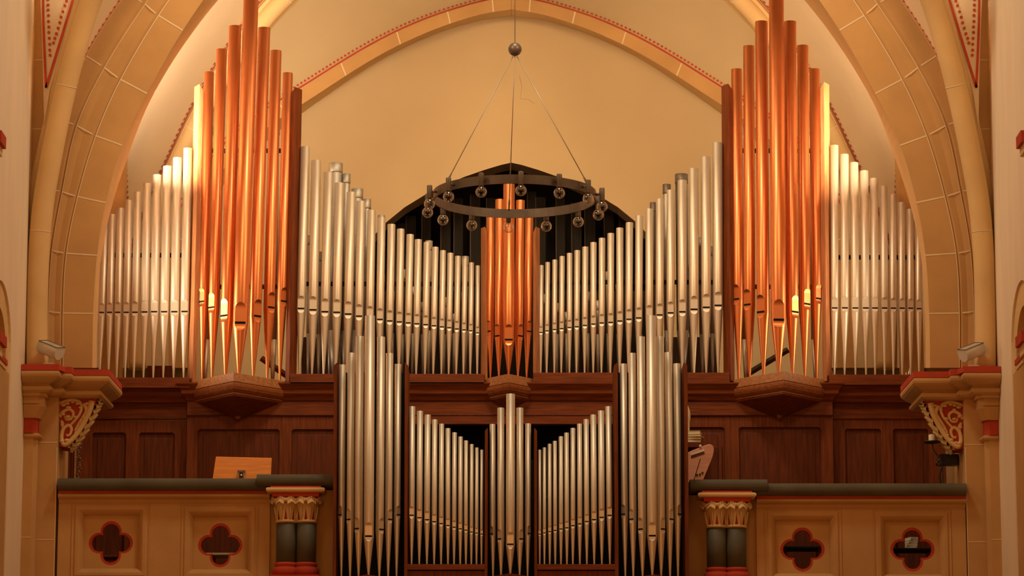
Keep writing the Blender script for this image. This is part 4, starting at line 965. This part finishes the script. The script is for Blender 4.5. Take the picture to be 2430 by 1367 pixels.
# books on the console
zb = zs2; bx = at(1636, 1030, YK+.1).x
for k, (wd, hh, m_, lab, r_) in enumerate(((.21, .035, PAPER, 'thick cream book at the bottom of the stack on the organ console', .03), (.235, .022, TAN, 'tan book, second from the bottom of the stack on the organ console', -.12), (.25, .022, TAN, 'thin brown book, second from the top of the stack on the organ console', -.22), (.225, .033, PAPER, 'cream book lying on top of the stack on the organ console', -.15))):
    e = empty('book', (bx, YK+.2, zb), lab, 'book', 'books stacked on the console')
    c = Vector((bx, YK+.2, 0))
    mb = MB(); mb.box(bx-wd/2, bx+wd/2, YK+.2-.09, YK+.2+.09, zb+.003, zb+hh-.003, 0, r_, c); mb.build('pages', PAPER, e)
    mb = MB(); mb.box(bx-wd/2-.003, bx+wd/2+.003, YK+.2-.093, YK+.2+.093, zb, zb+.003, 0, r_, c); mb.box(bx-wd/2-.003, bx+wd/2+.003, YK+.2-.093, YK+.2+.093, zb+hh-.003, zb+hh, 0, r_, c); mb.build('cover', m_, e)
    zb += hh
mb = MB(); top = catmull([at(1632, 962, YK+.2), at(1637, 975, YK+.2), at(1638.5, 990, YK+.2), at(1636, 1008, YK+.2)], 5)
top[-1].z = zb; mb.grid([top, [p+Vector((-.10, -.01, 0)) for p in top], [p+Vector((-.10, .0, 0)) for p in top], [p+Vector((-.002, .012, 0)) for p in top], top], 0, True)
o = mb.build('sheet_music', PAPER); tag(o, 'curled cream sheet of music leaning upright above the book stack', 'sheet music')
# candle and holder by the right pier
YQ = -1.28; c = at(2212, 1049, YQ)
ch2 = empty('candle_holder', (c.x+.05, YQ, zf), 'black iron candle holder with round drip tray beside the right pier', 'candle holder')
mb = MB(); mb.lathe((c.x, YQ, c.z), [(.03, -.014), (.072, -.010), (.076, .0), (.076, .006), (.07, .006), (.066, .0), (.0, .0)], 28); mb.build('tray', BLACK, ch2)
YQ2 = YQ
arm = catmull([Vector((c.x, YQ, c.z-.01)), at(2214, 1062, YQ), at(2221, 1076, YQ), at(2232, 1088, YQ), at(2236, 1110, YQ), at(2238, 1140, YQ), at(2238, 1180, YQ)], 5) 
arm.append(Vector((arm[-1].x, YQ, zf+.02)))
mb = MB(); mb.tube(arm, .006, 8); mb.build('stem', BLACK, ch2)
mb = MB(); mb.lathe((arm[-1].x, YQ, zf), [(.05, 0), (.05, .012), (.02, .03)], 24); mb.build('base', BLACK, ch2)
mb = MB(); mb.lathe((c.x, YQ, c.z+.001), [(.031, 0), (.032, .01), (.032, .062), (.028, .068), (.0, .066)], 24)
cd_ = empty('candle', (c.x, YQ, c.z), 'short white pillar candle standing on the black tray by the right pier', 'candle'); mb.build('wax', WAX, cd_)
mb = MB(); mb.tube([Vector((c.x, YQ, c.z+.06)), Vector((c.x+.003, YQ, c.z+.082))], .0018, 5); mb.build('wick', BLACK, cd_)
# black lamp box on a curved stand
YL = -1.13; a = at(2221, 1092, YL); b = at(2273, 1092, YL)
dl = empty('desk_lamp', (a.x+.06, YL, zf), 'black box shaped desk lamp on a bent stand partly behind the right pier', 'lamp')
mb = MB(); h = 13*mpp(YL)
mb.prismY([(a.x, a.z-h*.7), (a.x+.03, a.z+h), (b.x, a.z+h), (b.x, a.z-h), (a.x+.02, a.z-h)], YL-.06, YL+.07); mb.build('shade', BLACK, dl, bevel=.008)
leg = catmull([at(2236, 1104, YL), at(2230, 1125, YL), at(2233, 1150, YL), at(2240, 1180, YL)], 6); leg.append(Vector((leg[-1].x, YL, zf+.01)))
mb = MB(); mb.tube(leg, .010, 8); mb.build('stand', BLACK, dl)
mb = MB(); mb.lathe((leg[-1].x, YL, zf), [(.05, 0), (.05, .015), (.02, .025)], 20); mb.build('base', BLACK, dl)
mb = MB(); 
for (p, q_) in (((2222,1100),(2236,1082)),((2226,1104),(2240,1090)),((2220,1094),(2232,1106))): mb.tube([at(*p, YL-.07), at(*q_, YL-.07)], .006, 6)
mb.build('hinge', BRONZE, dl)
# chrome rods by the right capital
e = empty('chrome_rods', at(2152, 908, -.05), 'small pair of shiny chrome rods at the right end of the organ case', 'bracket')
for p, q_ in (((2147,906),(2151,884)),((2154,901),(2159,874))):
    mb = MB(); mb.tube([at(*p, -.06), at(*q_, -.06)], .007, 10); mb.build('rod', CHROME, e)
mb = MB(); mb.tube([at(2145, 907, -.05), at(2168, 907, -.02)], .005, 8); mb.build('crossbar', CHROME, e)
# timber reveal and dry garland at far left
e = empty('curtain_board', at(168, 1100, -.35), 'dark fluted timber boards standing behind the left pier', 'boards')
for px in (158, 166, 174):
    mb = MB(); p = at(px, 1000, -.3); mb.box(p.x-.012, p.x+.016, -.3, -.24, zf, at(px, 990, -.3).z); mb.build('board', WOOD_P, e, bevel=.004)
mb = MB(); p = at(181, 1000, -.3); mb.box(p.x-.008, p.x+.008, -.31, -.25, zf, at(181, 985, -.3).z); mb.build('edge_strip', WOOD_L, e)
mb = MB(); random.seed(5)
pts = [at(188 + 2.5*math.sin(k*.9), 985 + k*7.5, -.28) for k in range(24)]
mb.tube(catmull(pts, 2), .007, 6)
for p in pts: 
    for j in range(2): mb.sphere(p + Vector((random.uniform(-.015, .015), random.uniform(-.02, .0), random.uniform(-.015, .015))), random.uniform(.007, .013), 0, 7, 5)
o = mb.build('garland', mat('dry_garland', (.22, .13, .07), .8)); tag(o, 'thin brown dried garland hanging beside the left pier', 'garland')
# bench behind left parapet, table and papers behind right
def bench(px0, px1, py, Y, lab, topm, name='bench'):
    a, b = at(px0, py, Y), at(px1, py, Y); e = empty(name, ((a.x+b.x)/2, Y, zf), lab, 'bench' if name == 'bench' else 'table')
    mb = MB(); mb.box(a.x, b.x, Y, Y+.3, a.z-.02, a.z); mb.build('seat' if name == 'bench' else 'table_top', topm, e, bevel=.004)
    for x in (a.x+.05, b.x-.05):
        for y in (Y+.04, Y+.26): mb = MB(); mb.box(x-.02, x+.02, y-.02, y+.02, zf, a.z-.02); mb.build('leg', WOOD_P, e)
bench(215, 330, 1317, -1.0, 'low dark bench glimpsed through the far left quatrefoil', WOOD)
bench(488, 640, 1312, -1.0, 'pale topped bench glimpsed through the second quatrefoil from the left', PAPER)
bench(1850, 1960, 1296, -1.0, 'dark table glimpsed through the third quatrefoil', WOOD_DK, 'table')
bench(2105, 2225, 1300, -1.0, 'dark table glimpsed through the far right quatrefoil', WOOD_DK, 'table')
zt2 = at(2160, 1300, -1.0).z; xc = at(2163, 1290, -.85).x
for k in range(4):
    mb = MB(); mb.box(xc-.06+.008*k, xc+.05-.004*k, -.92, -.78, zt2+.0+k*.028, zt2+k*.028+.026, 0, .15*(k-1))
    o = mb.build('paper_bundle', PAPER if k % 2 else WHITE_E); tag(o, '%s paper bundle of the small heap behind the far right quatrefoil' % ['lowest', 'second lowest', 'second highest', 'topmost'][k], 'papers', 'papers heaped on the table')
